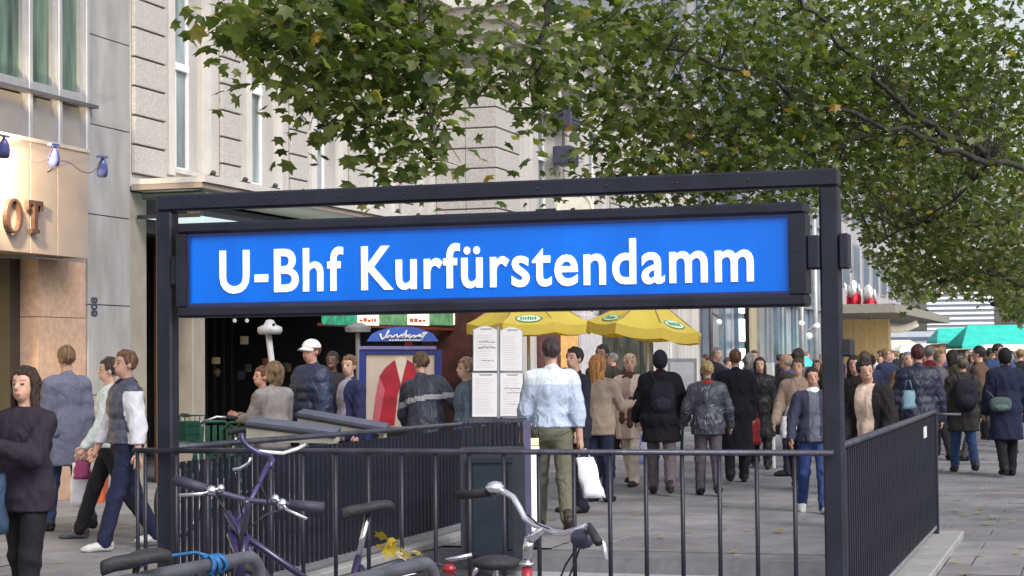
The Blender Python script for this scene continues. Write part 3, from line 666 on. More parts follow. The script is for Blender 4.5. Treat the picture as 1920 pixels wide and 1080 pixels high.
# wavy pale canopy lip
b = MB(); pts = []
for t in np.linspace(0, 1, 14):
    px = 1610 + 110 * t; py = 628 - 22 * t - 5 * math.sin(t * 6.28); pts.append(W(px, py, 98))
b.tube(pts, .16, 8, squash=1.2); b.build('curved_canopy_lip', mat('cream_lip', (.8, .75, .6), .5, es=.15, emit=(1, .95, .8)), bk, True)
for px in (1586, 1612, 1634, 1655):
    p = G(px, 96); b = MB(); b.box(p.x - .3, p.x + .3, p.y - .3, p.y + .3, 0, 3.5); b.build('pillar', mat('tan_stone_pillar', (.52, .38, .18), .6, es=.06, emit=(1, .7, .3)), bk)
b = MB(); p = G(1600, 97); q = G(1668, 97.5); b.add([(p.x, p.y, .3), (q.x, q.y, .3), (q.x, q.y, 3.2), (p.x, p.y, 3.2), (p.x, p.y + .3, .3), (q.x, q.y + .3, .3), (q.x, q.y + .3, 3.2), (p.x, p.y + .3, 3.2)], [(0, 1, 2, 3), (7, 6, 5, 4), (0, 3, 7, 4), (1, 5, 6, 2), (3, 2, 6, 7)]); b.build('shopfront', mat('orange_lit_shopfront', (.45, .28, .10), .5, 0, .4, 1.2, es=.12, emit=(1, .6, .25)), bk)
for i, (px, py) in enumerate(((1598, 552), (1628, 560))):
    fl = thing('flag', W(px, py + 30, 88), ['left of two red and white flags above the canopy', 'right of two red and white flags above the canopy'][i], 'flag', 'red and white flags above the canopy')
    b = MB(); b.tube([W(px + 6, py + 40, 88), W(px + 2, py - 40, 88)], .04, 6); b.build('flagpole', mull, fl)
    for nm, a_, b_, m_ in (('white_cloth', -22, 2, mat('flag_white', (.8, .8, .82), .8)), ('red_cloth', 2, 24, mat('flag_red', (.62, .02, .05), .8))):
        v = []; n = 7
        for r_i in range(n):
            t = r_i / (n - 1)
            for yy_ in (a_, b_): v.append(W(px - 14 + 26 * t + (4 if yy_ > 0 else 0), py + yy_ + 5 * math.sin(t * 7 + i), 88 + .35 * math.sin(t * 9)))
        fs = [(2 * k, 2 * k + 1, 2 * k + 3, 2 * k + 2) for k in range(n - 1)]
        b = MB(); b.add(v, fs); o = b.build(nm, m_, fl, True); md = o.modifiers.new('thickness', 'SOLIDIFY'); md.thickness = .03

tw = thing('striped_tower', G(1800, 420), 'distant office tower with white horizontal bands right of the flags', 'tower')
o_, r_, f_ = orient(1800, 420, -12)
b = MB(); b.obox(o_ + Vector((0, 0, 24)) + f_ * 8, r_ * 7.2, f_ * 8, (0, 0, 24)); b.build('wall', mat('blue_grey_tower', (.30, .34, .40), .5), tw)
for k in range(22):
    b = MB(); b.obox(o_ + Vector((0, 0, 3 + k * 1.15)) - f_ * .25, r_ * 7.35, f_ * .3, (0, 0, .27)); b.build('white_band', mat('white_band_mat', (.8, .82, .84), .6), tw)
lb = thing('low_block', G(1725, 200), 'low pale blue grey building behind the crowd below the tower', 'building')
o_, r_, f_ = orient(1722, 200)
b = MB(); b.obox(o_ + Vector((0, 0, 2.1)) + f_ * 3, r_ * 3.2, f_ * 3, (0, 0, 2.1)); b.build('wall', mat('pale_blue_wall', (.42, .45, .52), .7), lb)
for k in range(4): b = MB(); b.obox(o_ + Vector((0, 0, .9 + k * .85)) - f_ * .1, r_ * 3.1, f_ * .08, (0, 0, .16)); b.build('window_band', pm[4], lb)

# ------------------------------------------------------------------ market stalls with teal roofs
teal = mat('teal_tent_canvas', (.03, .50, .42), .6, 0, .12, 2, .3, 6)
wood = mat('market_hut_wood', (.30, .17, .11), .8, 0, .2, 3)
def tent(px, d, hw, ze, zr, dep, label, wallm=wood, roofm=teal, cat='market stall'):
    o_, r_, f_ = orient(px, d); t = thing('market_stall', o_, label, cat, 'stalls of the street market')
    b = MB(); c = [o_ + r_ * (sx * hw) + f_ * (sy * dep) + Vector((0, 0, ze)) for sx, sy in ((-1, 0), (1, 0), (1, 1), (-1, 1))]
    rd = [o_ + r_ * (sx * hw * .72) + f_ * (dep * .5) + Vector((0, 0, zr)) for sx in (-1, 1)]
    c2 = [p - Vector((0, 0, .18)) for p in c]
    b.add(c + rd + c2, [(0, 1, 5, 4), (1, 2, 5), (2, 3, 4, 5), (3, 0, 4), (6, 7, 1, 0), (7, 8, 2, 1), (8, 9, 3, 2), (9, 6, 0, 3), (9, 8, 7, 6)]); b.build('roof', roofm, t)
    b = MB(); b.obox(o_ + f_ * (dep * .5) + Vector((0, 0, (ze - .2) / 2)), r_ * hw * .88, f_ * dep * .42, (0, 0, (ze - .2) / 2 - .01)); b.build('wall', wallm, t)
    b = MB(); b.obox(o_ + f_ * (dep * .06) + Vector((0, 0, 1.55)), r_ * hw * .6, f_ * .06, (0, 0, .5)); b.build('hatch', mat('hatch_lit', (.7, .6, .45), .6, es=.25, emit=(1, .85, .6)), t)
    return t
tent(1800, 118, 1.5, 2.55, 3.35, 3, 'smaller teal roofed market stall left of the big teal roof')
tent(1900, 104, 2.9, 2.15, 3.3, 4, 'large bright teal market stall roof at the right edge')
tent(1668, 150, 2.6, 2.3, 2.9, 3, 'cream roofed stall behind the crowd left of the teal roofs', roofm=mat('cream_canvas', (.7, .66, .55), .7))
tent(1735, 140, 2.0, 2.0, 2.5, 3, 'white roofed stall between the cream and teal roofs', roofm=mat('white_canvas', (.82, .82, .82), .7))
tent(1905, 88, 1.7, 1.75, 2.1, 3, 'low white stall roof under the large teal roof', roofm=MATS['white_canvas'])

# ------------------------------------------------------------------ yellow cafe umbrellas
yel = mat('yellow_umbrella_cloth', (.62, .51, .09), .7, 0, .06, 3, .15, 12)
nt_ = yel.node_tree; bs = nt_.nodes['Principled BSDF']; bs.inputs['Transmission Weight'].default_value = 0
tr = nt_.nodes.new('ShaderNodeBsdfTranslucent'); tr.inputs[0].default_value = (.85, .5, .02, 1); mx = nt_.nodes.new('ShaderNodeMixShader'); mx.inputs[0].default_value = .35
outn = [n for n in nt_.nodes if n.type == 'OUTPUT_MATERIAL'][0]
nt_.links.new(bs.outputs[0], mx.inputs[1]); nt_.links.new(tr.outputs[0], mx.inputs[2]); nt_.links.new(mx.outputs[0], outn.inputs[0])
def umbrella(px, d, rad, ze, zt_, roll, rot, label, logos):
    o_, r_, f_ = orient(px, d); t = thing('cafe_umbrella', o_, label, 'umbrella', 'yellow cafe umbrellas')
    n = 8; ax = Matrix.Rotation(R(roll), 3, f_)
    def T(v): return o_ + Vector((0, 0, ze)) + ax @ (r_ * v[0] + f_ * v[1] + UP * v[2])
    rim = [(rad * math.cos(2 * math.pi * (k + rot) / n), rad * math.sin(2 * math.pi * (k + rot) / n), 0) for k in range(n)]
    for k in range(n):
        a_, c_ = Vector(rim[k]), Vector(rim[(k + 1) % n]); b = MB(); vs = []; m_ = 5
        for i in range(m_ + 1):
            s = i / m_; h = (zt_ - ze) * (1 - s) ** 1.15
            for j in range(4):
                q = (a_.lerp(c_, j / 3)) * s; sag = -.05 * s * math.sin(math.pi * j / 3); vs.append(T((q.x, q.y, h + sag)))
        fs = [(i * 4 + j, i * 4 + j + 1, i * 4 + 5 + j, i * 4 + 4 + j) for i in range(m_) for j in range(3)]
        q0 = len(vs)
        for j in range(4): q = a_.lerp(c_, j / 3); vs.append(T((q.x, q.y, -.05 * math.sin(math.pi * j / 3) - .17)))
        fs += [(m_ * 4 + j, m_ * 4 + j + 1, q0 + j + 1, q0 + j) for j in range(3)]
        b.add(vs, fs); b.build('canopy_panel', yel, t, False)
        b = MB(); b.tube([T((0, 0, zt_ - ze - .04)), T((a_.x * .98, a_.y * .98, -.02))], .015, 5); b.build('rib', mat('wood_rib', (.25, .16, .08), .6), t)
    b = MB(); b.tube([o_, T((0, 0, zt_ - ze))], .03, 8); b.build('pole', mat('umbrella_pole', (.4, .38, .36), .4, .4), t, True)
    b = MB(); b.lathe(o_, [(.3, 0), (.3, .06), (.05, .1)], 12); b.build('base', cop, t)
    for (ang, s, wd) in logos:         # oval emblem lying on the cloth
        b = MB(); k0 = int((ang / 45 - rot) // 1); am = 2 * math.pi * (k0 + rot + .5) / n
        dirv = Vector((math.cos(am), math.sin(am), 0)); tan = Vector((-math.sin(am), math.cos(am), 0)); ap = rad * math.cos(math.pi / n)
        def on(u_, v_, z_): q = s + v_ / rad; return T(dirv * ap * q + tan * u_ + Vector((0, 0, (zt_ - ze) * max(0, 1 - q) ** 1.15 - .035 * q + z_)))
        def oval(k_, z_): return [on(math.cos(2 * math.pi * q / 20) * wd * k_, -math.sin(2 * math.pi * q / 20) * wd * .5 * k_, z_) for q in range(20)]
        b.add(oval(1, .012), [tuple(range(20))]).add(oval(.86, .016), [tuple(range(20))], 1)
        for q in range(7): x = -wd * .6 + q * wd * .17; b.add([on(x + dx, dy, .02) for dx, dy in ((0, .05), (wd * .11, .045), (wd * .11, -.05 + .02 * (q % 3)), (0, -.05))], [(0, 1, 2, 3)], 0)
        b.build('emblem', [mat('dark_green_emblem', (.02, .16, .10), .6), mat('pale_green_emblem', (.45, .58, .42), .6)], t)
umbrella(990, 33, 1.17, 2.24, 2.95, 0, .5, 'yellow umbrella on the left, above the white menu boards', [(-90, .84, .24)])
umbrella(1208, 31, 1.0, 2.12, 2.74, 7, .3, 'yellow umbrella on the right, tilting down beside the glass building', [(-62, .80, .22), (-140, .8, .2)])

# ------------------------------------------------------------------ street furniture behind the stairs
Z = Vector((0, 0, 1))
# patio heater
ht = thing('patio_heater', G(508, 21.5), 'grey white patio heater with flat round head left of the man in the white cap', 'patio heater')
hm_ = mat('grey_white_enamel', (.42, .42, .45), .5)
a_, c_ = W(517, 740, 21.5), W(503, 624, 21.5); foot = Vector((a_.x, a_.y, 0)); ht.location = foot
b = MB(); b.tube([foot + Z * .05, a_, c_], .035, 10); b.build('pole', hm_, ht, True)
b = MB(); b.lathe(W(506, 617, 21.5) - Z * .06, [(.02, 0), (.12, .0), (.145, .035), (.14, .08), (.07, .11), (.045, .16), (.02, .17)], 16); b.build('heater_head', hm_, ht, True)
b = MB(); b.ball(W(513, 609, 21.3), .02, 8); b.build('vent_hole', rubber, ht)
b = MB(); b.lathe(foot, [(.25, 0), (.25, .06), (.06, .12)], 14); b.build('base', hm_, ht)
h2 = thing('patio_heater', G(670, 24), 'dim grey patio heater half hidden behind the blue poster stand', 'patio heater')
f2 = G(670, 24); dm = mat('dim_grey_enamel', (.16, .16, .18), .6)
b = MB(); b.tube([f2 + Z * .05, f2 + Z * 2.0], .03, 8); b.build('pole', dm, h2); b = MB(); b.lathe(f2 + Z * 1.98, [(.02, 0), (.16, 0), (.17, .06), (.05, .12)], 14); b.build('heater_head', dm, h2)
b = MB(); b.lathe(f2, [(.25, 0), (.25, .06), (.06, .12)], 14); b.build('base', dm, h2)

gch = mat('dark_green_chair', (.008, .075, .05), .5)
for i, (px, d, yw, lab) in enumerate(((418, 19.6, 30, 'dark green cafe chair nearest the dark shop pier'), (446, 19.0, -20, 'middle dark green cafe chair before the dark shop'), (474, 19.8, 160, 'dark green cafe chair beside the woman in the grey jacket'))):
    o_, r_, f_ = orient(px, d, yw); t = thing('cafe_chair', o_, lab, 'chair', 'dark green cafe chairs')
    b = MB(); b.obox(o_ + Z * .46, r_ * .22, f_ * .22, Z * .015); b.build('seat', gch, t)
    b = MB(); b.tube([o_ + f_ * .22 - r_ * .22 + Z * .46, o_ + f_ * .27 - r_ * .22 + Z * .9, o_ + f_ * .29 - r_ * .12 + Z * .98, o_ + f_ * .29 + r_ * .12 + Z * .98, o_ + f_ * .27 + r_ * .22 + Z * .9, o_ + f_ * .22 + r_ * .22 + Z * .46], .016, 6)
    b.build('back_frame', gch, t, True)
    for k in range(5): b = MB(); b.obox(o_ + f_ * .265 + Z * .74 + r_ * (-.15 + k * .075), r_ * .022, f_ * .006, Z * .2); b.build('back_slat', gch, t)
    for sx_ in (-1, 1):
        for sy_ in (-1, 1): b = MB(); b.tube([o_ + r_ * .2 * sx_ + f_ * .2 * sy_ + Z * .45, o_ + r_ * .22 * sx_ + f_ * .23 * sy_], .013, 6); b.build('leg', gch, t)
# blue arch topped poster stand with the red jacket poster
PD = 21.0
ps = thing('poster_stand', G(752, PD), 'blue poster stand with arched header and a picture of a red jacket', 'poster stand')
o_, r_, f_ = orient(752, PD)
def onp(px, py, dd=0): p = W(px, py, PD); v = p - o_; return o_ + r_ * v.dot(r_) + Z * v.z - f_ * dd
navy = mat('blue_stand_paint', (.02, .035, .20), .4, 0, .12, 4); pz = onp(750, 800).z
def flat(name, pts, m_, dd, th, par):
    b = MB(); b.prism([onp(x_, y_, dd) for x_, y_ in reversed(pts)], f_ * th); return b.build(name, m_, par)
flat('header', [(688, 640)] + [(690 + 0 * k, 640) for k in range(0)] + [(688 + 134 * t, 640 - 27 * math.sin(math.pi * min(1, max(0, t))) ** .45) for t in np.linspace(.0, 1, 15)], mat('blue_header', (.05, .12, .50), .4, 0, .08, 3), .03, .05, ps)
flat('header_rail', [(674, 649), (676, 655), (818, 655), (818, 649)], mat('violet_header_rail', (.20, .18, .42), .4), .05, .06, ps)
for pts in ([(674, 656), (674, 800), (686, 800), (686, 656)], [(816, 656), (816, 800), (828, 800), (828, 656)], [(687, 656), (687, 664), (815, 664), (815, 656)]): flat('frame_bar', pts, navy, .03, .06, ps)
flat('poster', [(687, 665), (687, 800), (815, 800), (815, 665)], mat('beige_poster', (.56, .46, .38), .6, 0, .06, 2), .0, .02, ps)
redj = mat('red_jacket_print', (.36, .012, .028), .55, 0, .35, 6)
flat('jacket_left', [(741, 674), (722, 690), (712, 705), (704, 750), (698, 798), (740, 798), (746, 740), (752, 722)], redj, .004, .003, ps)
flat('jacket_right', [(763, 674), (785, 688), (800, 705), (806, 750), (808, 796), (768, 797), (760, 750), (752, 722)], redj, .004, .003, ps)
flat('collar', [(742, 671), (741, 676), (752, 720), (763, 676), (762, 671), (752, 668)], mat('cream_collar_print', (.68, .6, .5), .6), .005, .003, ps)
flat('sleeve_shade', [(712, 706), (704, 750), (700, 790), (712, 790), (722, 730)], mat('pink_print', (.5, .10, .14), .6), .009, .002, ps)
wht = mat('white_script', (.82, .82, .85), .5)
def sc(x, y): return onp(600 + x * 300 / 1920, 580 + y * 120 / 768, .04)
b = MB()
for line in ([(722, 290), (735, 330), (748, 365), (770, 350), (795, 320), (812, 285), (830, 252)], [(830, 252), (806, 300), (798, 345), (820, 335), (845, 315), (860, 318), (855, 340), (880, 335), (905, 315), (925, 305), (930, 330), (925, 345), (960, 325), (1000, 300)],
             [(985, 345), (1010, 310), (1050, 252), (1035, 300), (1020, 345), (1055, 318), (1085, 300), (1060, 330), (1080, 345), (1115, 320), (1140, 312), (1130, 340), (1110, 342), (1150, 335), (1178, 312), (1185, 335), (1215, 305)], [(1215, 305), (1250, 285), (1290, 270), (1250, 310), (1222, 372)], [(1200, 300), (1180, 330), (1240, 325)]):
    b.tube([sc(*q) for q in line], .011, 6)
b.build('script_lettering', wht, ps, True)
b = MB(); q = 830
while q < 1200:
    n_ = random.choice((22, 28, 34)); y0 = 362 + random.uniform(-2, 2)
    b.prism([sc(q, y0 + 16), sc(q + n_ - 7, y0 + 16), sc(q + n_ - 7, y0), sc(q, y0)], f_ * .01); q += n_
b.build('small_lettering', wht, ps)
for px in (690, 812): b = MB(); p = onp(px, 800); b.obox(Vector((p.x, p.y, p.z / 2)), r_ * .04, f_ * .03, Z * (p.z / 2)); b.build('leg', navy, ps)
b = MB(); p = onp(752, 800); b.obox(Vector((p.x, p.y, p.z / 2 + .1)), r_ * .68 * .5, f_ * .02, Z * (p.z / 2 - .1)); b.build('lower_panel', dark_void, ps)

# menu boards
PD = 18.6; o_, r_, f_ = orient(932, PD)
mb_ = thing('menu_stand', G(932, PD), 'stand with four white menu sheets between the striped jacket man and the denim jacket man', 'menu stand')
paper = mat('white_menu_sheet', (.78, .77, .8), .35, 0, .04, 3); ink = mat('grey_print', (.25, .25, .30), .7); edge = mat('silver_edge', (.35, .36, .4), .4, .4)
rr_ = random.Random(3)
for (x0, x1, y0, y1, top, hl) in ((888, 932, 619, 695, 1, ((640, 6), (650, 8), (675, 5))), (938, 979, 621, 695, 1, ()), (886, 932, 700, 781, 0, ()), (938, 980, 700, 780, 0, ((727, 6), (735, 5), (757, 3)))):
    pts = [(x0, y1), (x1, y1), (x1, y0)] + ([(x1 - (x1 - x0) * t, y0 - 8 * math.sin(math.pi * t)) for t in (.2, .35, .5, .65, .8)] if top else []) + [(x0, y0)]
    s_ = flat('menu_sheet', list(reversed(pts)), paper, .02, .02, mb_)
    flat('sheet_backing', [(x0 - 1.5, y0 - 2), (x0 - 1.5, y1 + 2), (x1 + 1.5, y1 + 2), (x1 + 1.5, y0 - 2)], edge, -.001, .02, mb_)
    b = MB(); y = y0 + 4
    def ln(xa, xb, y, h): b.prism([onp(xa, y + h, .022), onp(xb, y + h, .022), onp(xb, y, .022), onp(xa, y, .022)], -f_ * .0 + f_ * .001)
    ln(x0 + 13, x1 - 9, y0 - (3 if top else -2), 2)
    for hy, hh in hl:
        xa = x0 + rr_.uniform(8, 18); xx = xa
        while xx < x1 - 5: wq = rr_.uniform(2, 5); ln(xx, min(xx + wq, x1 - 3), hy + rr_.uniform(-1, 1), hh * .35); xx += wq + 1
    y = y0 + 10; fm = mat('faint_print', (.6, .6, .64), .7)
    b.build('print', ink, mb_)
    b = MB()
    while y < y1 - 4: ln(x0 + 5, x1 - rr_.uniform(5, 14), y, 1.0); y += 4.2
    b.build('faint_print', fm, mb_)
b = MB(); p = onp(934.5, 783); b.tube([Vector((p.x, p.y, 0)), Vector((p.x, p.y, onp(934, 612).z))], .018, 8); b.build('pole', edge, mb_)
for px in (905, 962): b = MB(); q = onp(px, 783); b.tube([Vector((q.x, q.y, 0)), Vector((q.x, q.y, q.z))], .015, 8); b.build('leg', edge, mb_)
b = MB(); b.obox(Vector((p.x, p.y, .02)), r_ * .3, f_ * .2, Z * .02); b.build('base', edge, mb_)

# easel board, low sign post, lamp posts
PD = 24.5; o_, r_, f_ = orient(1278, PD)
ez = thing('easel_board', G(1278, PD), 'white notice board on dark green easel legs between the hooded figure and the blonde', 'notice board')
flat('board', [(1252, 672), (1252, 800), (1306, 800), (1306, 672)], edge, 0, .03, ez); flat('sheet', [(1256, 679), (1256, 796), (1301, 796), (1301, 679)], mat('pale_sheet', (.62, .64, .72), .6), .012, .01, ez)
b = MB()
for k in range(9): y = 690 + k * 10; b.prism([onp(1261, y + 1.5, .014), onp(1296 - (k % 3) * 6, y + 1.5, .014), onp(1296 - (k % 3) * 6, y, .014), onp(1261, y, .014)], f_ * .001)
b.build('print', mat('faint_print', (0, 0, 0)), ez)
for px, ddx in ((1256, -8), (1302, 8), (1279, 0)): b = MB(); p = onp(px, 798); b.tube([p, onp(px + ddx, 798) * 1.0 - Z * (p.z - .02) + f_ * (.0 if ddx else .35)], .022, 6); b.build('leg', mat('dark_green_leg', (.01, .07, .05), .5), ez)
PD = 27; o_, r_, f_ = orient(1440, PD)
po_ = thing('sign_post', G(1446, PD), 'pale grey sign plate on a white post standing in the crowd', 'sign post')
flat('plate', [(1418, 680), (1418, 705), (1452, 705), (1452, 680)], mat('pale_green_plate', (.45, .5, .46), .6), .02, .03, po_)
b = MB(); p = onp(1447, 680); b.tube([Vector((p.x, p.y, 0)), p], .03, 8); b.build('pole', mat('white_post', (.6, .6, .6), .5), po_)
b = MB(); b.prism([onp(1423, 696, .022), onp(1430, 696, .022), onp(1430, 688, .022), onp(1423, 688, .022)], f_ * .001); b.build('mark', gr, po_)
dsn = [(1332, 46, 585, 'left street lamp with two dark arms in front of the glass building'), (1503, 44, 585, 'middle street lamp with one white globe in front of the glass building'), (1529, 38, 560, 'right street lamp with white globes beside the right post of the portal')]
for i, (px, d, ty, lab) in enumerate(dsn):
    base = G(px, d); t = thing('street_lamp', base, lab, 'street lamp', 'street lamps along the street'); m_ = [MATS['dark_lamp_arm'], mat('silver_pole', (.45, .47, .5), .4, .4), MATS['silver_pole'] if 'silver_pole' in MATS else None][i]
    b = MB(); top = base + Z * 4.6; b.tube([base, top], .05, 8); b.build('pole', m_, t, True)
    globes = {0: ((16, 604),), 1: ((0, 606),), 2: ((2, 611), (-12, 630))}[i]
    for gx, gy in globes:
        c = W(px + gx, gy, d); b = MB(); b.tube([Vector((base.x, base.y, c.z + .25)), c + Z * .12], .025, 6); b.build('arm', m_, t)
        b = MB(); b.ball(c, .075, 10); b.build('globe', mat('white_globe', (.8, .8, .8), .3, es=.2, emit=(1, 1, 1)), t, True)
# cyan parasol far away in the crowd
cy = thing('market_umbrella', G(1502, 48), 'small cyan umbrella held above the crowd near the right post', 'umbrella')
b = MB(); c = W(1502, 674, 48); b.lathe(c - Z * .18, [(.34, 0), (.30, .12), (.15, .26), (.02, .30)], 10); b.build('canopy', mat('cyan_cloth', (.05, .5, .55), .6), cy)
b = MB(); b.tube([G(1502, 48), c], .02, 6); b.build('pole', MATS['silver_pole'], cy)

# display boxes with slanting dark lids behind the left railing
lid = mat('slate_lid', (.085, .10, .17), .4, 0, .25, 5); pale = mat('pale_box_side', (.42, .41, .36), .7, 0, .15, 5)
for i, (L, Rr, d, lab) in enumerate((([460, 792], [628, 815], 15.6, 'nearer low display box with slanting slate grey lid and pale side'), ([556, 775], [722, 806], 17.4, 'farther low display box with slanting slate grey lid'))):
    a_, c_ = W(L[0], L[1] + 2, d), W(Rr[0], Rr[1], d - .6)
    t = thing('display_box', (a_ + c_) / 2 * Vector((1, 1, 0)).length / Vector((1, 1, 0)).length, lab, 'display box'); t.location = Vector(((a_.x + c_.x) / 2, (a_.y + c_.y) / 2, 0))
    ax = (c_ - a_) / 2; ay = fh * .28 + Z * .012; cen = (a_ + c_) / 2 + ay
    b = MB(); b.obox(cen, ax, ay, ax.cross(ay).normalized() * .018); b.build('lid', lid, t)
    for s in (-.9, .9):
        q = cen + ax * s - Z * .02; b = MB(); b.obox(Vector((q.x, q.y, q.z / 2)), ax.normalized() * .03, fh * .2, Z * (q.z / 2 - .02)); b.build('leg', pale, t)
    b = MB(); q = (a_ + c_) / 2; b.prism([a_ - Z * .03 + ax * .02, a_ - Z * .15 + ax * .02, Vector((c_.x, c_.y, min(c_.z - .04, a_.z - .15))) - ax * .02, c_ - Z * .03 - ax * .02], fh * .5); b.build('side_panel', pale, t)
    b = MB(); b.tube([a_ - Z * .02, c_ - Z * .02], .014, 6); b.build('lid_edge', rubber, t)
# orange crate by the pier
oc = thing('orange_crate', G(181, 21.8), 'orange red crate on the pavement beside the shop pier', 'crate')
b = MB(); b.obox(G(181, 21.8) + Z * .15, rh * .10, fh * .15, Z * .15); b.build('crate_body', mat('orange_plastic', (.45, .09, .03), .5), oc)
for k in (-1, 1): b = MB(); b.obox(G(181, 21.8) + Z * (.28) + rh * .09 * k, rh * .012, fh * .16, Z * .03); b.build('rim', MATS['orange_plastic'], oc)

# ------------------------------------------------------------------ bicycles and racks
def bicycle(rear, head, steer, lean, label, fcol, bar='flat', basket=None, scale=1, z0=0, seatm=None, loc_extra=None):
    """rear, head: ground points of the rear and front axle side; lean in degrees"""
    rear = Vector(rear); d_ = (Vector(head) - rear); d_.z = 0; u = d_.normalized(); side = Vector((-u.y, u.x, 0))
    t = thing('bicycle', rear + u * .5, label, 'bicycle')
    Rl = Matrix.Rotation(R(lean), 3, u)
    def T(x, y, z): return rear + Rl @ (u * x + side * y + Z * z)
    fm = mat('bike_paint_%s' % '_'.join(str(int(c * 100)) for c in fcol), fcol, .3, .2, .1, 4, coat=.5)
    wr_ = .335
    Rs = Matrix.Rotation(R(steer), 3, (u * -.3 + Z).normalized())
    hc = Vector((.86, 0, .8))
    def TS(x, y, z):                                   # steered part (fork, wheel, bar), pivot on the head tube
        v = u * (x - hc.x) + side * y + Z * (z - hc.z); return rear + Rl @ (u * hc.x + Z * hc.z + Rs @ v)
    def wheel(x, tf):
        b = MB(); n = 36; b.tube([tf(x + wr_ * math.cos(2 * math.pi * k / n), 0, wr_ + wr_ * math.sin(2 * math.pi * k / n)) for k in range(n + 2)], .021, 7, caps=False); w_ = b.build('wheel', rubber, t, True)
        b = MB(); b.tube([tf(x + (wr_ - .03) * math.cos(2 * math.pi * k / n), 0, wr_ + (wr_ - .03) * math.sin(2 * math.pi * k / n)) for k in range(n + 2)], .011, 5, caps=False); b.build('rim', chrome, w_, True)
        b = MB()
        for k in range(18):
            a = 2 * math.pi * k / 18; b.tube([tf(x, .02 * (-1) ** k, wr_), tf(x + (wr_ - .035) * math.cos(a), 0, wr_ + (wr_ - .035) * math.sin(a))], .0016, 3, caps=False)
        b.tube([tf(x, -.05, wr_), tf(x, .05, wr_)], .018, 8); b.build('spokes', chrome, w_)
    wheel(0, T); wheel(1.06, TS)
    bb = (.43, 0, .29); st_ = (.27, 0, .74); ht1 = (.82, 0, .86); ht0 = (.87, 0, .66)
    b = MB(); b.tube([T(*bb), T(*st_)], .017, 8).tube([T(.34, 0, .52), T(*ht1)], .016, 8).tube([T(*bb), T(*ht0)], .019, 8).tube([T(*ht0), T(*ht1)], .021, 8)
    for s in (-1, 1): b.tube([T(bb[0], .02 * s, bb[2]), T(0, .055 * s, wr_)], .010, 6).tube([T(st_[0], .015 * s, st_[2] - .04), T(0, .055 * s, wr_)], .009, 6)
    b.build('frame', fm, t, True)
    b = MB()
    for s in (-1, 1): b.tube([TS(.885, .045 * s, .64), TS(.93, .05 * s, .5), TS(1.06, .055 * s, wr_)], [.014, .013, .009], 6)
    b.tube([TS(.885, -.05, .65), TS(.885, .05, .65)], .015, 6); b.build('fork', fm, t, True)
    b = MB(); b.tube([T(*st_), T(.21, 0, .93)], .013, 8); b.build('seat_post', chrome, t, True)
    b = MB(); prof = [(-.03, .030, .01), (.0, .068, .03), (.05, .070, .03), (.11, .038, .012), (.18, .020, .005), (.225, .013, -.012)]
    vs = []
    for x, wd, h in prof:
        for k in range(8):
            a = 2 * math.pi * k / 8; vs.append(T(.12 + x, wd * math.cos(a), .945 + h * .6 + (.018 if math.sin(a) > 0 else .034) * math.sin(a)))
    fs = [(i * 8 + k, i * 8 + (k + 1) % 8, i * 8 + 8 + (k + 1) % 8, i * 8 + 8 + k) for i in range(5) for k in range(8)] + [tuple(reversed(range(8))), tuple(range(40, 48))]
    b.add(vs, fs); b.build('saddle', seatm or rubber, t, True)
    b = MB(); b.lathe((0, 0, 0), [(.0, 0)], 3) if False else None
    n = 20; b.tube([T(bb[0] + .09 * math.cos(2 * math.pi * k / n), -.05, bb[2] + .09 * math.sin(2 * math.pi * k / n)) for k in range(n + 2)], .006, 5, caps=False)
    b.tube([T(bb[0], -.07, bb[2]), T(bb[0] + .12, -.08, bb[2] - .12)], .009, 6).tube([T(bb[0], .07, bb[2]), T(bb[0] - .12, .08, bb[2] + .12)], .009, 6); b.build('crank', chrome, t, True)
    for s in (-1, 1): b = MB(); b.obox(T(bb[0] - .12 * s, .13 * s, bb[2] + .12 * s), u * .045, side * .05, Z * .012); b.build('pedal', rubber, t)
    b = MB()
    for k in range(9): a = R(60 + k * 18)
    b.tube([T((wr_ + .035) * math.cos(R(20 + k * 16)), 0, wr_ + (wr_ + .035) * math.sin(R(20 + k * 16))) for k in range(10)], .02, 6, squash=.35); b.build('mudguard', fm, t, True)
    if bar == 'flat':
        b = MB(); b.tube([TS(.82, 0, .86), TS(.80, 0, .97), TS(.86, 0, 1.02)], .014, 8).tube([TS(.84, y_, 1.02 + abs(y_) * .08) for y_ in (-.30, -.2, -.08, 0, .08, .2, .30)], .0125, 8); b.build('handlebar', mat('dark_steel_bar', (.10, .10, .16), .35, .6), t, True)
        for s in (-1, 1):
            b = MB(); b.tube([TS(.84, .185 * s, 1.035), TS(.835, .25 * s, 1.04), TS(.83, .33 * s, 1.046)], [.021, .0235, .0245], 10); b.build('grip', mat('dark_violet_grip', (.035, .033, .06), .6), t, True)
            b = MB(); b.tube([TS(.86, .16 * s, 1.03), TS(.90, .19 * s, 1.02), TS(.91, .28 * s, 1.00)], .008, 6).ball(TS(.86, .155 * s, 1.035), .025, 8).ball(TS(.85, .12 * s, 1.05), .02, 8); b.build('brake_lever', chrome, t, True)
        b = MB(); b.tube([TS(.90, .17, 1.02), TS(.98, .12, 1.0), TS(.97, .03, .9), TS(.92, .02, .75)], .004, 5).tube([TS(.90, -.17, 1.02), TS(1.0, -.1, 1.04), TS(.96, 0, .92), TS(.88, .02, .78)], .004, 5).tube([TS(.88, .1, 1.03), TS(.9, .05, 1.12), TS(.8, -.04, 1.0), TS(.7, 0, .82)], .004, 5); b.build('cable', rubber, t, True)
    elif bar == 'curved':
        b = MB(); b.tube([TS(.82, 0, .86), TS(.80, 0, 1.0), TS(.84, 0, 1.03)], .014, 8)
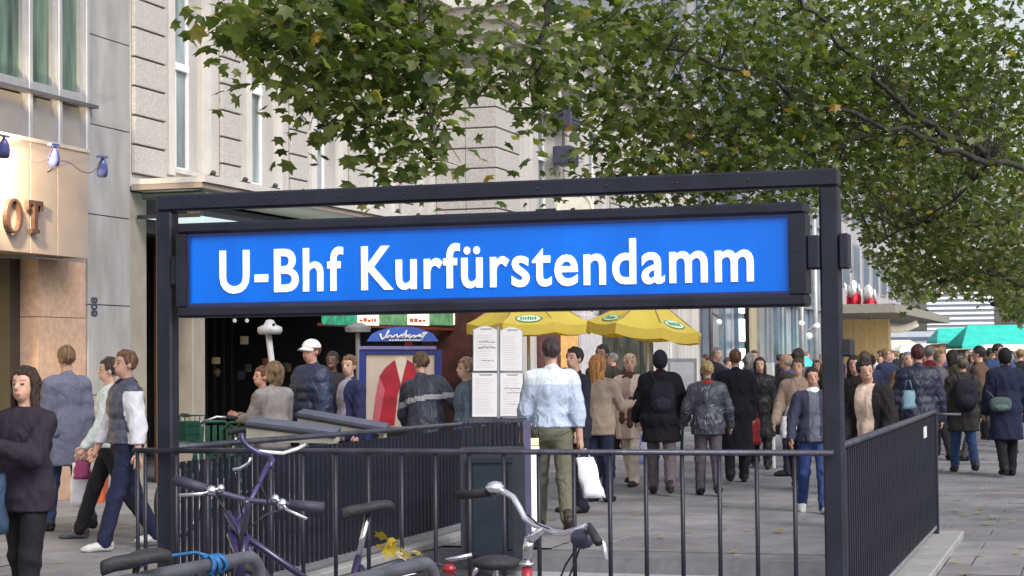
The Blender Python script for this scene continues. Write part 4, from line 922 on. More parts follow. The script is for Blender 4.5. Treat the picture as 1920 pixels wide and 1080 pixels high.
        for s in (-1, 1): b.tube([TS(.84, 0, 1.03), TS(.88, .08 * s, 1.05), TS(.82, .22 * s, 1.11), TS(.66, .28 * s, 1.10)], .012, 8)
        b.build('handlebar', chrome, t, True)
        for s in (-1, 1): b = MB(); b.tube([TS(.72, .27 * s, 1.105), TS(.60, .285 * s, 1.095)], .018, 8); b.build('grip', rubber, t, True)
        b = MB(); b.ball(TS(.95, 0, .95), .05, 10); b.build('headlight', chrome, t, True)
    if basket is not None:
        b = MB(); c = TS(1.08, 0, .98)
        for hh in (0, .08, .16, .24):
            q = .12 + hh * .12; b.tube([c + u * q + side * .17 + Z * (hh - .1), c - u * q + side * .17 + Z * (hh - .1), c - u * q - side * .17 + Z * (hh - .1), c + u * q - side * .17 + Z * (hh - .1), c + u * q + side * .17 + Z * (hh - .1)], .006, 4)
        for k in range(7):
            s = -.17 + k * .057
            for q in (-1, 1): b.tube([c + u * .12 * q + side * s - Z * .1, c + u * .15 * q + side * s + Z * .14], .005, 4)
        b.build('basket', basket, t)
        b = MB(); b.obox(c - Z * .0, u * .10, side * .15, Z * .09); b.build('basket_liner', basket, t)
    return t, T, TS
# purple mountain bike (handlebar at 430,925; saddle at 685,945)
hb, sdl = G(430, 7.9), G(698, 8.3)
u_ = (hb - sdl).normalized()
tA, T_, TS_ = bicycle(sdl - u_ * .22, sdl + u_ * .84, 52, 4, 'purple bicycle with straight handlebar and dark grips leaning at the left of the bike racks', (.022, .015, .06))
# second purple bicycle behind it: only the swept bar and stem stand out
h2_ = G(505, 9.0); u2 = (Vector((.75, -.1, 0))).normalized()
tC = thing('bicycle', G(470, 8.7), 'violet upright bicycle with tall curved bar behind the purple one', 'bicycle')
vm = mat('light_violet_tube', (.055, .04, .13), .3, .2)
def wp(*a): return [W(x_, y_, d_) for x_, y_, d_ in a]
b = MB(); b.tube(wp((452, 812, 9.0), (455, 826, 9.0), (466, 838, 9.0), (486, 850, 9.0), (505, 855, 9.0), (512, 862, 8.95), (506, 876, 8.9)), .012, 8); b.tube(wp((504, 868, 8.9), (470, 938, 8.8), (452, 965, 8.75), (432, 1000, 8.75)), .0125, 8); b.build('handlebar', vm, tC, True)
b = MB(); b.tube(wp((436, 880, 8.9), (450, 878, 8.9), (466, 868, 8.9), (470, 858, 8.9)), .008, 6); b.build('brake_lever', chrome, tC, True)
b = MB(); b.tube(wp((480, 846, 9.0), (530, 850, 9.1), (556, 842, 9.2), (572, 834, 9.3)), .009, 6); b.build('bar_end', mat('pale_grip', (.6, .6, .6), .5), tC, True)
fA = G(400, 8.6); 
b = MB(); b.tube([W(432, 1000, 8.75), W(470, 1100, 8.6)], .02, 8).tube([W(425, 960, 8.75), W(475, 1045, 8.7), W(560, 1180, 8.9)], .017, 8).tube([W(432, 985, 8.75), W(560, 1160, 9.0)], .014, 8); b.build('frame', mat('violet_frame_paint', (.03, .02, .09), .3, .2, coat=.5), tC, True)
def wheel_at(c, ax, par, rad=.335):
    ax = ax.normalized(); s_ = Z.cross(ax).normalized(); n = 36
    b = MB(); b.tube([c + ax * math.cos(2 * math.pi * k / n) * rad + Z * math.sin(2 * math.pi * k / n) * rad for k in range(n + 2)], .021, 7, caps=False); w_ = b.build('wheel', rubber, par, True)
    b = MB()
    for k in range(18): a = 2 * math.pi * k / 18; b.tube([c + s_ * .02 * (-1) ** k, c + ax * math.cos(a) * (rad - .03) + Z * math.sin(a) * (rad - .03)], .0016, 3, caps=False)
    b.build('spokes', chrome, w_)
cfw = G(440, 8.55); cfw.z = .335; wheel_at(cfw, u2, tC); crw = cfw + u2 * 1.02; wheel_at(crw, u2, tC)
b = MB(); b.tube([W(450, 1060, 8.65), cfw + Vector((.0, .05, 0))], .013, 6).tube([W(560, 1180, 8.9), crw], .012, 6); b.build('fork', vm, tC, True)

# bicycle with the bright chrome bar and bell, right of centre
tB = thing('bicycle', G(1000, 7.3), 'red bicycle with bright curved chrome handlebar, bell and black grip', 'bicycle')
cw_ = mat('bright_chrome', (.85, .83, .92), .22, .9, .04)
b = MB(); b.tube(wp((930, 921, 7.5), (946, 922, 7.48), (962, 932, 7.45), (974, 952, 7.42), (984, 972, 7.4), (1002, 984, 7.36), (1020, 990, 7.32), (1040, 998, 7.28), (1058, 1000, 7.22), (1080, 994, 7.15), (1104, 985, 7.1)), .0125, 10); b.build('handlebar', cw_, tB, True)
b = MB(); b.tube(wp((1020, 989, 7.32), (1003, 1004, 7.36), (992, 1012, 7.38)), [.013, .017, .02], 10); b.build('stem', cw_, tB, True)
b = MB(); b.tube(wp((992, 1008, 7.38), (990, 1030, 7.39), (988, 1056, 7.40)), [.021, .021, .02], 10).tube(wp((988, 1054, 7.40), (988, 1060, 7.4)), .03, 10); b.build('head_clamp', chrome, tB, True)
b = MB(); b.tube(wp((857, 929, 7.62), (890, 926, 7.58), (922, 922, 7.53)), [.019, .019, .018], 10); b.build('grip', rubber, tB, True)
b = MB(); b.tube(wp((1104, 986, 7.1), (1112, 1000, 7.0), (1122, 1016, 6.92)), [.014, .017, .018], 8); b.build('grip', rubber, tB, True)
b = MB(); p = W(928, 915, 7.5); b.lathe(p, [(.018, -.02), (.036, -.008), (.038, .006), (.026, .022), (.006, .028)], 14); b.build('bell', cw_, tB, True)
b = MB(); b.tube(wp((925, 934, 7.5), (924, 920, 7.5)), .014, 8); b.build('bell_clamp', rubber, tB)
b = MB(); b.ball(W(1092, 1010, 7.12), .045, 10, 0, (1.1, .7, .9)); b.tube(wp((1104, 988, 7.08), (1120, 1006, 7.02), (1132, 1022, 7.0), (1136, 1048, 6.98)), [.014, .010, .009, .010], 8).build('brake_lever', mat('violet_grey_lever', (.3, .3, .38), .3, .5), tB, True) if False else None
b.build('shifter', mat('dark_shifter', (.05, .05, .09), .4, .3), tB, True)
b = MB(); b.tube(wp((1100, 988, 7.08), (1118, 1002, 7.02), (1132, 1020, 7.0), (1136, 1050, 6.98)), [.012, .010, .009, .011], 8); b.build('brake_lever', mat('pale_lever', (.6, .6, .68), .3, .6), tB, True)
b = MB(); b.tube(wp((1086, 1020, 7.12), (1060, 1060, 7.2), (1040, 1110, 7.25)), .004, 5).tube(wp((1088, 1024, 7.12), (1072, 1070, 7.2), (1050, 1120, 7.25)), .004, 5).tube(wp((990, 966, 7.38), (1010, 984, 7.3), (1030, 992, 7.28)), .004, 5); b.build('cable', rubber, tB, True)
redp = mat('red_frame_paint', (.36, .02, .05), .3, .1, .1, coat=.5)
hd = W(988, 1062, 7.4); hb_ = hd - Z * .2
dB = (G(905, 8.3) - G(988, 7.4)).normalized()
rwB = G(988, 7.4) + dB * .95; rwB.z = .335; fwB = G(988, 7.4) - dB * .14; fwB.z = .335
bbB = G(988, 7.4) + dB * .5 + Z * .28; stB = G(988, 7.4) + dB * .68 + Z * .66
b = MB(); b.tube([hd, hb_], .022, 10).tube([hb_ + Z * .02, bbB], .018, 8).tube([bbB, stB], .017, 8).tube([hd - Z * .05, bbB + Z * .1], .016, 8).tube([bbB, rwB + Vector((.05, 0, 0))], .010, 6).tube([stB, rwB + Vector((.05, 0, 0))], .010, 6).tube([bbB, rwB - Vector((.05, 0, 0))], .010, 6); b.build('frame', redp, tB, True)
b = MB(); b.tube([hb_, fwB + Vector((.05, .02, 0))], .013, 6).tube([hb_, fwB - Vector((.05, .02, 0))], .013, 6); b.build('fork', redp, tB, True)
wheel_at(rwB, dB, tB); wheel_at(fwB, dB, tB)
b = MB(); b.tube([stB, stB + Z * .06], .013, 8); b.build('seat_post', chrome, tB); b = MB(); b.ball(stB + Z * .07, .11, 10, 0, (1, 1, .3)); b.build('saddle', rubber, tB, True)
b = MB(); b.ball(W(842, 1068, 8.2), .034, 10, 0, (1, .8, .8)); b.build('rear_light', mat('red_reflector', (.25, .012, .02), .25), tB, True)
b = MB(); b.tube(wp((836, 1050, 8.2), (860, 1046, 8.2), (885, 1040, 8.2)), .012, 6); b.build('rack_strut', chrome, tB, True); b = MB(); b.tube(wp((900, 1050, 8.0), (884, 1090, 8.0)), .01, 6); b.build('rack_strut', chrome, tB, True)
# green bicycle behind the left railing
tG, _, _ = bicycle(G(462, 18.2), G(352, 17.4), 0, -2, 'green bicycle with basket parked behind the left railing near the dark shop', (.008, .11, .075), 'curved', mat('green_basket', (.006, .07, .048), .5))
# left black saddle in the corner, blue strap, curved bike racks
rk = mat('dark_galvanised_tube', (.10, .105, .125), .4, .3, .3, 6, .2, 40)
def hoop(pts, label, r_=.0245):
    t = thing('bike_rack', Vector((pts[0].x, pts[0].y, 0)), label, 'bike rack', 'tubular bike racks in the foreground')
    b = MB(); b.tube(pts, r_, 14); b.build('tube', rk, t, True)
    for p in (pts[0], pts[-1]): b = MB(); b.lathe((p.x, p.y, 0), [(.06, 0), (.06, .012), (.03, .014)], 14); b.build('foot_plate', rk, t)
    return t
def hoop_pts(a_, c_):      # a_ far end (upper right), c_ near end
    zt_ = (a_.z + c_.z) / 2; u = (c_ - a_); pts = []; n_ = u.length; u = u.normalized()
    A_ = Vector((a_.x, a_.y, 0)); C_ = Vector((c_.x, c_.y, 0))
    rr = .10; pts = [A_, A_ + Z * (a_.z - rr)]
    hd_ = Vector((u.x, u.y, 0)).normalized()
    for k in range(1, 6): q = R(90 * k / 6); pts.append(A_ + hd_ * rr * (1 - math.cos(q)) + Z * (a_.z - rr + rr * math.sin(q)))
    pts.append(A_ + hd_ * rr + Z * a_.z); pts.append(C_ - hd_ * rr + Z * c_.z)
    for k in range(1, 6): q = R(90 * k / 6); pts.append(C_ - hd_ * rr * (1 - math.sin(q)) + Z * (c_.z - rr + rr * math.cos(q)))
    pts += [C_ + Z * (c_.z - rr), C_]; return pts
def at_z(px, py, z): r_ = ray(px, py); t = (z - 1.6) / r_.z; return EYE + r_ * t
ra, rc = at_z(488, 1040, .88), at_z(200, 1098, .88)
r1 = hoop(hoop_pts(ra, rc), 'dark tubular bike rack tied with a blue strap, left of the two')
ra2, rc2 = at_z(815, 1052, .86), at_z(600, 1104, .86)
r2 = hoop(hoop_pts(ra2, rc2), 'dark tubular bike rack beside the dry leaves, right of the two')
bs_ = mat('blue_strap', (.015, .11, .30), .6, 0, .3, 20, .5, 30)
strap = thing('blue_strap', ra.lerp(rc, .4), 'bright blue strap wrapped around the left bike rack', 'strap')
hv = (rc - ra).normalized(); b = MB()
for k, t_ in enumerate((.30, .335, .37)):
    c = ra.lerp(rc, t_); b.tube([c + (Z * math.cos(q) + hv.cross(Z) * math.sin(q)) * .031 + hv * .012 * math.sin(q * 1.3 + k) for q in np.linspace(0, 6.4, 14)], .011, 6, squash=.6)
b.build('wrap', bs_, strap, True)
b = MB(); c = ra.lerp(rc, .36); b.tube([c + Z * .03, c + Z * .045 - rh * .05, c + Z * .035 - rh * .13, c + Z * .01 - rh * .22, c - Z * .02 - rh * .28], .012, 6, squash=.5)
b.tube([c - Z * .02, c - Z * .08 + rh * .03, c - Z * .14 + rh * .01, c - Z * .22 + rh * .04], .011, 6, squash=.5); b.build('loose_end', bs_, strap, True)
# black bicycle with its saddle at the lower left corner
sdl2 = at_z(262, 1036, .97); dd = sdl2.dot(fh)
uL = (rh * -.55 - fh * .83).normalized(); g0 = Vector((sdl2.x, sdl2.y, 0))
uL = (rh * -.72 - fh * .70).normalized()
tL, _, _ = bicycle(g0 - uL * .2, g0 + uL * .86, 10, 0, 'black bicycle whose saddle shows at the lower left beside the rack', (.02, .02, .03), 'none')
# dry plane leaves caught on the bicycle
lf = thing('dry_leaves', W(738, 1020, 7.9), 'bunch of yellow and beige dry leaves caught between the purple bicycle and the rack', 'dry leaves')

# ------------------------------------------------------------------ leaves
def leaf_shape():
    tips = [(0, 1.0), (.24, .62), (.74, .66), (.52, .24), (.74, -.06), (.30, -.16), (0, -.24), (-.30, -.16), (-.72, -.10), (-.50, .26), (-.76, .60), (-.26, .60)]
    return np.array([(0, .12, .03)] + [(x, y, -.10 * abs(x) - .10 * y * y) for x, y in tips], float)
LS = leaf_shape(); LF = [(0, i, i % 12 + 1) for i in range(1, 13)]
def leaf_mat(name, c1, c2, c3, c4, tr=.35):
    m = bpy.data.materials.new(name); m.use_nodes = True; n = m.node_tree; b = n.nodes['Principled BSDF']; b.inputs['Roughness'].default_value = .36
    b.inputs['Specular IOR Level'].default_value = .4
    at = n.nodes.new('ShaderNodeAttribute'); at.attribute_name = 'tint'
    rp = n.nodes.new('ShaderNodeValToRGB'); e = rp.color_ramp.elements; e[0].color = (*c1, 1); e[1].color = (*c4, 1); e[1].position = 1
    x = e.new(.45); x.color = (*c2, 1); x = e.new(.86); x.color = (*c3, 1)
    n.links.new(at.outputs['Fac'], rp.inputs[0]); n.links.new(rp.outputs[0], b.inputs['Base Color'])
    t = n.nodes.new('ShaderNodeBsdfTranslucent'); g_ = n.nodes.new('ShaderNodeMixRGB'); g_.blend_type = 'MULTIPLY'; g_.inputs[0].default_value = 1; g_.inputs[2].default_value = (1.5, 1.7, .5, 1)
    n.links.new(rp.outputs[0], g_.inputs[1]); n.links.new(g_.outputs[0], t.inputs[0]); mx = n.nodes.new('ShaderNodeMixShader'); mx.inputs[0].default_value = tr + .08
    o = [q for q in n.nodes if q.type == 'OUTPUT_MATERIAL'][0]; n.links.new(b.outputs[0], mx.inputs[1]); n.links.new(t.outputs[0], mx.inputs[2]); n.links.new(mx.outputs[0], o.inputs[0])
    return m
leafm = leaf_mat('plane_leaf', (.030, .052, .014), (.100, .130, .036), (.23, .255, .12), (.32, .22, .05), .42)
leaff = leaf_mat('far_leaf', (.045, .07, .022), (.095, .115, .035), (.19, .20, .08), (.30, .24, .08))
leafd = leaf_mat('dry_leaf', (.20, .13, .02), (.38, .28, .03), (.48, .36, .20), (.62, .52, .36), .2)
def rot_rand(n, droop=1.0):
    """random leaf frames: mostly facing up/outwards with the tip hanging"""
    nrm = rng.normal(size=(n, 3)); nrm[:, 2] = np.abs(nrm[:, 2]) * 1.0 + .55; nrm /= np.linalg.norm(nrm, axis=1)[:, None]
    tip = rng.normal(size=(n, 3)); tip[:, 2] -= droop; tip -= nrm * (tip * nrm).sum(1)[:, None]; tip /= np.linalg.norm(tip, axis=1)[:, None]
    sd_ = np.cross(tip, nrm); return sd_, tip, nrm
def leaves(pos, size, tint, name, m, par, n_single=0, order=None):
    pos = np.asarray(pos, float); n = len(pos); s, t, k = rot_rand(n); size = np.asarray(size)
    V = pos[:, None, :] + size[:, None, None] * .55 * (LS[None, :, 0:1] * s[:, None, :] + LS[None, :, 1:2] * t[:, None, :] + LS[None, :, 2:3] * k[:, None, :] * rng.uniform(-.6, 4.2, n)[:, None, None])
    idx = np.arange(n) if order is None else order
    singles, rest = idx[:n_single], idx[n_single:]
    for i in singles:
        c = pos[i]; me = bpy.data.meshes.new('leaf'); me.from_pydata([tuple(v - c) for v in V[i]], [], LF); me.materials.append(m)
        a = me.attributes.new('tint', 'FLOAT', 'POINT'); a.data.foreach_set('value', [float(tint[i])] * 13)
        meshobj('leaf', me, par, Vector(c) - wloc(par))
    if len(rest):
        vs = V[rest].reshape(-1, 3); base = np.array(LF)[None] + (np.arange(len(rest)) * 13)[:, None, None]
        o = stuff_mesh(name, vs.tolist(), base.reshape(-1, 3).tolist(), [m], par, np.repeat(np.asarray(tint)[rest], 13)); tag(o, kind='stuff')
# the dry bunch: five single leaves
dp = [W(720, 1004, 7.9), W(732, 1010, 7.88), W(712, 1022, 7.9), W(728, 1026, 7.85), W(748, 1040, 7.9), W(762, 1036, 7.88), W(776, 1034, 7.92), W(742, 1016, 7.92)]
leaves([tuple(p) for p in dp], [.09, .10, .08, .10, .085, .09, .08, .08], [.2, .45, .0, .4, .95, .85, 1, .1], 'leaf', leafd, lf, 8)
# fallen leaves on the pavement
n = 0; fl_p = []; fl_s = []
while n < 150:
    px, py = random.uniform(0, 1920), random.uniform(850, 1110); r_ = ray(px, py)
    p = EYE + r_ * (-1.6 / r_.z)
    if SX0 - .3 < p.x < SX1 + .3 and SY0 - .3 < p.y < SY1: continue
    if px < 1640 and random.random() < .55: continue
    fl_p.append(p); n += 1
fm_ = []
for k in range(8):
    me = bpy.data.meshes.new('fallen_leaf'); a = random.uniform(0, 6.3); v = [(x * math.cos(a) - y * math.sin(a), x * math.sin(a) + y * math.cos(a), .025 + .25 * abs(z) * random.uniform(.2, 1.4) + .1 * random.random() * abs(x)) for x, y, z in LS * .07]
    me.from_pydata(v, [], LF); me.materials.append(leafd); at = me.attributes.new('tint', 'FLOAT', 'POINT'); at.data.foreach_set('value', [k / 8] * 13); fm_.append(me)
for p in fl_p:
    o = meshobj('fallen_leaf', random.choice(fm_), None, p); o.rotation_euler.z = random.uniform(0, 6.3); s = random.uniform(.7, 1.3); o.scale = (s, s, s)
    tag(o, 'dry yellowish leaf lying on the grey pavement slabs', 'leaf', 'fallen leaves scattered on the pavement')

# ------------------------------------------------------------------ trees
bark = mat('plane_bark', (.035, .031, .028), .9, 0, .5, 8, .8, 25)
def limb(b, pts, r0, r1): n_ = len(pts); b.tube(pts, [r0 + (r1 - r0) * k / (n_ - 1) for k in range(n_)], 9)
def smooth_path(pts, sub=4, j=.06):
    out = []
    for i in range(len(pts) - 1):
        p0 = pts[max(i - 1, 0)]; p1, p2 = pts[i], pts[i + 1]; p3 = pts[min(i + 2, len(pts) - 1)]
        for k in range(sub):
            t = k / sub; q = .5 * ((2 * p1) + (-p0 + p2) * t + (2 * p0 - 5 * p1 + 4 * p2 - p3) * t * t + (-p0 + 3 * p1 - 3 * p2 + p3) * t ** 3)
            out.append(q + Vector([random.uniform(-j, j) for _ in range(3)]))
    out.append(pts[-1]); return out
def tree(base, h, label, limbs, sprays, n_single, m=leafm, group=None, tr=.26):
    t = thing('plane_tree', base, label, 'tree', group)
    b = MB(); limb(b, smooth_path([Vector(base) - Z * .1, Vector(base) + Vector((.05, .1, h * .5)), Vector(base) + Vector((-.1, 0, h))]), tr, tr * .55); b.build('trunk', bark, t, True)
    skel = []
    for pts, r0 in limbs:
        q = smooth_path(pts, 4, .05); b = MB(); limb(b, q, r0, r0 * .35); b.build('limb', bark, t, True); skel += q
    skel = np.array([tuple(v) for v in skel]); P_, S_, T_ = [], [], []; tw_ = MB()
    for (cx, cy, rx, ry, d, ds, n, sz) in sprays:
        n = int(n * (2.1 if cx > 1280 and d < 40 else 1.25)); sz *= (.86 if cx > 1280 and d < 40 else 1); nc = max(3, int(n / 16)); 
        for c in range(nc):
            while True:
                a, b_ = rng.uniform(-1, 1, 2)
                if a * a + b_ * b_ < 1: break
            cd_ = d + rng.uniform(-ds, ds); c3 = np.array(W(cx + a * rx, cy + b_ * ry, cd_)); spr = rng.uniform(.16, .34) * (cd_ / 16)
            if len(skel):
                dist = np.linalg.norm(skel - c3, axis=1); j = int((dist + rng.uniform(0, 1.5, len(dist))).argmin()); s0 = Vector(skel[j]); c_ = Vector(c3)
                if dist[j] < 1.5: tw_.tube([s0, s0.lerp(c_, .5) + Z * .08 * dist[j] * .5, c_], [.007, .004, .0025], 4, caps=False)
            k = int(n / nc * rng.uniform(.6, 1.4)) + 1; bias = rng.normal() * .09
            P_.append(c3 + rng.normal(size=(k, 3)) * np.array([spr, spr, spr * .75])); S_.append(sz * rng.uniform(.65, 1.25, k)); T_.append(np.clip(rng.normal(.38 + bias, .20, k) + (rng.random(k) < .016) * .5, 0, 1))
    P_ = np.concatenate(P_); dv = P_ - np.array(EYE); dep = dv @ np.array(fw); qx = 960 + F * (dv @ np.array(rt)) / dep; qy = 540 - F * (dv @ np.array(up)) / dep
    lim = np.interp(qx, [0, 1540, 1575, 1600, 1650, 1700, 1736, 1860, 1880, 1920, 2100], [400, 400, 400, 430, 520, 590, 556, 552, 600, 600, 620])
    keep = (qy < lim + rng.normal(0, 9, len(qy))) | (qx < 0); keep &= ~((qx > 835) & (qx < 955) & (qy > 190) & (rng.random(len(qx)) < .8)); P_ = P_[keep]; S_ = [np.concatenate(S_)[keep]]; T_ = [np.concatenate(T_)[keep]]
    S_ = np.concatenate(S_); T_ = np.concatenate(T_)
    if tw_.v: tag(tw_.build('twigs', bark, t), kind='stuff')
    dv = P_ - np.array(EYE); dep = dv @ np.array(fw); pxx = 960 + F * (dv @ np.array(rt)) / dep; pyy = 540 - F * (dv @ np.array(up)) / dep
    vis = (pxx > 0) & (pxx < 1920) & (pyy > 0) & (pyy < 600); score = np.where(vis, S_ / dep, -1); order = np.argsort(-score)
    leaves(P_, S_, T_, 'crown', m, t, n_single, order); return len(P_)
near_sprays = [
    (520, 40, 95, 75, 14.5, .8, 170, .17), (480, 20, 60, 70, 14.5, .5, 90, .17), (640, 40, 120, 90, 14.8, 1, 260, .17), (600, 150, 60, 60, 14.5, .7, 130, .16), (720, 150, 90, 90, 14.8, .9, 240, .16), (770, 60, 80, 80, 15, 1, 150, .16),
    (810, 170, 35, 90, 14.6, .6, 120, .16), (590, 235, 38, 16, 14.4, .3, 34, .15), (800, 270, 50, 45, 14.5, .5, 64, .15), (840, 310, 45, 16, 14.5, .4, 40, .15), (735, 300, 30, 16, 14.4, .3, 22, .15), (715, 240, 38, 18, 14.4, .3, 22, .16), (690, 265, 36, 10, 14.4, .2, 12, .16), (850, 20, 60, 30, 15, .8, 40, .15),
    (1010, 30, 60, 60, 16, 1, 90, .16), (930, 110, 60, 22, 15.8, .6, 55, .16), (1010, 150, 60, 60, 16, .8, 130, .16), (1000, 215, 34, 45, 15.8, .5, 60, .15), (930, 175, 30, 14, 15.8, .3, 6, .15)]
NB = Vector((1.5, 18.0, 0))
top = NB + Vector((-.1, 0, 4.6))
limbs1 = [([top, W(2000, -150, 17.5), W(1500, -230, 16.5), W(1050, -120, 16), W(800, -50, 15), W(640, 0, 14.8), W(540, 30, 14.6)], .13),
          ([W(1050, -120, 16), W(1030, 20, 16), W(1010, 120, 16), W(1000, 200, 15.9)], .035),
          ([W(800, -50, 15), W(790, 90, 14.8), W(800, 200, 14.6), W(805, 300, 14.5)], .03),
          ([W(640, 0, 14.8), W(610, 120, 14.6), W(590, 220, 14.5)], .02)]
n1 = tree(NB, 5.2, 'near plane tree whose leafy branches hang over the sign from above', limbs1, near_sprays, 150)
sp2 = [(1120, 50, 80, 60, 18, 1.5, 230, .16), (1130, 150, 70, 60, 18, 1.2, 120, .15), (1250, 120, 80, 90, 18.5, 1.5, 150, .15), (1210, 250, 60, 40, 18, 1, 70, .15), (1150, 295, 60, 18, 18, .8, 36, .14), (1290, 240, 130, 90, 19, 1.5, 420, .15),
       (1340, 60, 130, 110, 19, 1.8, 330, .15), (1300, 330, 170, 45, 19, 1.2, 260, .14), (1230, 372, 100, 16, 18.6, .6, 60, .14), (1440, 370, 80, 16, 18.6, .6, 60, .14), (1470, 130, 120, 130, 20, 2, 520, .15), (1450, 270, 120, 80, 20, 1.6, 420, .15), (1620, 60, 150, 110, 21, 2, 620, .15),
       (1600, 200, 140, 100, 21, 2, 560, .15), (1770, 90, 160, 140, 22, 2, 720, .15), (1740, 230, 160, 90, 22, 2, 560, .15), (1880, 200, 120, 170, 22, 2, 680, .15), (1580, 340, 70, 60, 21, 1.4, 200, .14), (1545, 400, 28, 34, 20.5, .6, 26, .13)]
limbs2 = [([NB + Vector((.3, 5, 4.4)), W(2150, 380, 21.5), W(1920, 318, 20.5), W(1800, 285, 20), W(1690, 245, 19.5), W(1590, 215, 19), W(1450, 160, 18.5), W(1250, 90, 18)], .044),
          ([W(1860, 300, 20.3), W(1770, 250, 20), W(1680, 185, 19.6), W(1600, 105, 19.2), W(1530, 30, 18.8), W(1470, -60, 18.5)], .038),
          ([W(1690, 245, 19.5), W(1560, 280, 19.2), W(1400, 310, 19), W(1220, 330, 18.8)], .022), ([W(1480, 190, 19.4), W(1400, 230, 19.2), W(1300, 270, 19)], .035), ([W(1860, 300, 21), W(1760, 400, 21.5), W(1640, 460, 22)], .022)]
n2 = tree(NB + Vector((.3, 5, 0)), 5.6, 'second plane tree filling the upper right with a dark limb slanting down to the right', limbs2, sp2, 150)
sp3 = [(1700, 330, 120, 70, 29, 2, 620, .16), (1850, 360, 110, 110, 29, 2.5, 900, .16), (1720, 420, 80, 50, 29, 2, 420, .15), (1850, 480, 110, 60, 30, 2, 640, .15), (1780, 480, 90, 45, 30, 2, 360, .15), (1640, 400, 40, 40, 28, 1, 70, .15), (1720, 530, 50, 16, 30, 1.2, 30, .14), (1660, 350, 70, 40, 29, 1.5, 160, .15)]
B3 = Vector((1.7, 31, 0)); n3 = tree(B3, 5.6, 'third plane tree lower on the right above the market', [([B3 + Z * 4.8, W(2000, 380, 30.5), W(1850, 420, 30), W(1700, 420, 29)], .16), ([B3 + Z * 4.6, W(1980, 520, 30.5), W(1850, 510, 30), W(1760, 530, 30)], .1)], sp3, 0, leaff, tr=.3)
sp4 = [(1870, 575, 60, 30, 62, 3, 420, .32), (1690, 520, 60, 50, 58, 3, 420, .30), (1900, 530, 60, 50, 62, 3, 420, .32), (1640, 470, 24, 26, 58, 2, 30, .28)]
B4 = G(1985, 64); tree(B4, 6, 'paler yellow green tree far down the street above the teal stalls', [([B4 + Z * 4.5, W(1900, 560, 63), W(1860, 570, 62)], .2), ([B4 + Z * 5, W(1850, 480, 61), W(1700, 530, 60)], .2)], sp4, 0, leaff, tr=.35)
sp5 = [(1700, 572, 55, 14, 150, 6, 220, .6), (1890, 590, 120, 22, 150, 6, 500, .7), (1830, 575, 60, 20, 150, 6, 160, .7)]
B5 = G(1960, 152); tree(B5, 6, 'distant bushy tree just above the large teal roof', [([B5 + Z * 4, W(1900, 600, 150)], .25)], sp5, 0, leaff, tr=.4)
print('leaves', n1, n2, n3)

# ------------------------------------------------------------------ people
def A3(*v): return np.array(v, np.float32)
def rotx(p, a):        # forward lean (towards -y)
    c, s = math.cos(a), math.sin(a); return np.array([p[0], p[1] * c - p[2] * s, p[1] * s + p[2] * c])
def rotm(ax, a):
    return np.array(Matrix.Rotation(a, 3, ax))
def seg(P, a, b, ra, rb, sy=1.0):
    if sy != 1: P = P * A3(1, 1 / sy, 1); a = a * A3(1, 1 / sy, 1); b = b * A3(1, 1 / sy, 1)
    pa = P - a; ba = b - a; h = np.clip((pa @ ba) / max(float(ba @ ba), 1e-9), 0, 1)
    return (np.sqrt(((pa - h[:, None] * ba) ** 2).sum(1)) - (ra + (rb - ra) * h)) * (1 if sy == 1 else min(1, sy) ** .5)
def ell(P, c, r, Rm=None):
    q = P - c
    if Rm is not None: q = q @ Rm
    r = A3(*r); k0 = np.sqrt(((q / r) ** 2).sum(1)); k1 = np.sqrt(((q / (r * r)) ** 2).sum(1)) + 1e-9
    return k0 * (k0 - 1) / k1
def smin(a, b, k):
    h = np.clip(.5 + .5 * (b - a) / k, 0, 1); return b + (a - b) * h - k * h * (1 - h)
def union(ds, k=.03):
    f = ds[0]
    for d in ds[1:]: f = smin(f, d, k)
    return f
def axis(lo, hi, st, fine=None):
    if not fine: return np.arange(lo, hi + st, st, dtype=np.float32)
    a, b, s = fine; a = max(a, lo); b = min(b, hi)
    return np.concatenate([np.arange(lo, a, st), np.arange(a, b, s), np.arange(b, hi + st, st)]).astype(np.float32)
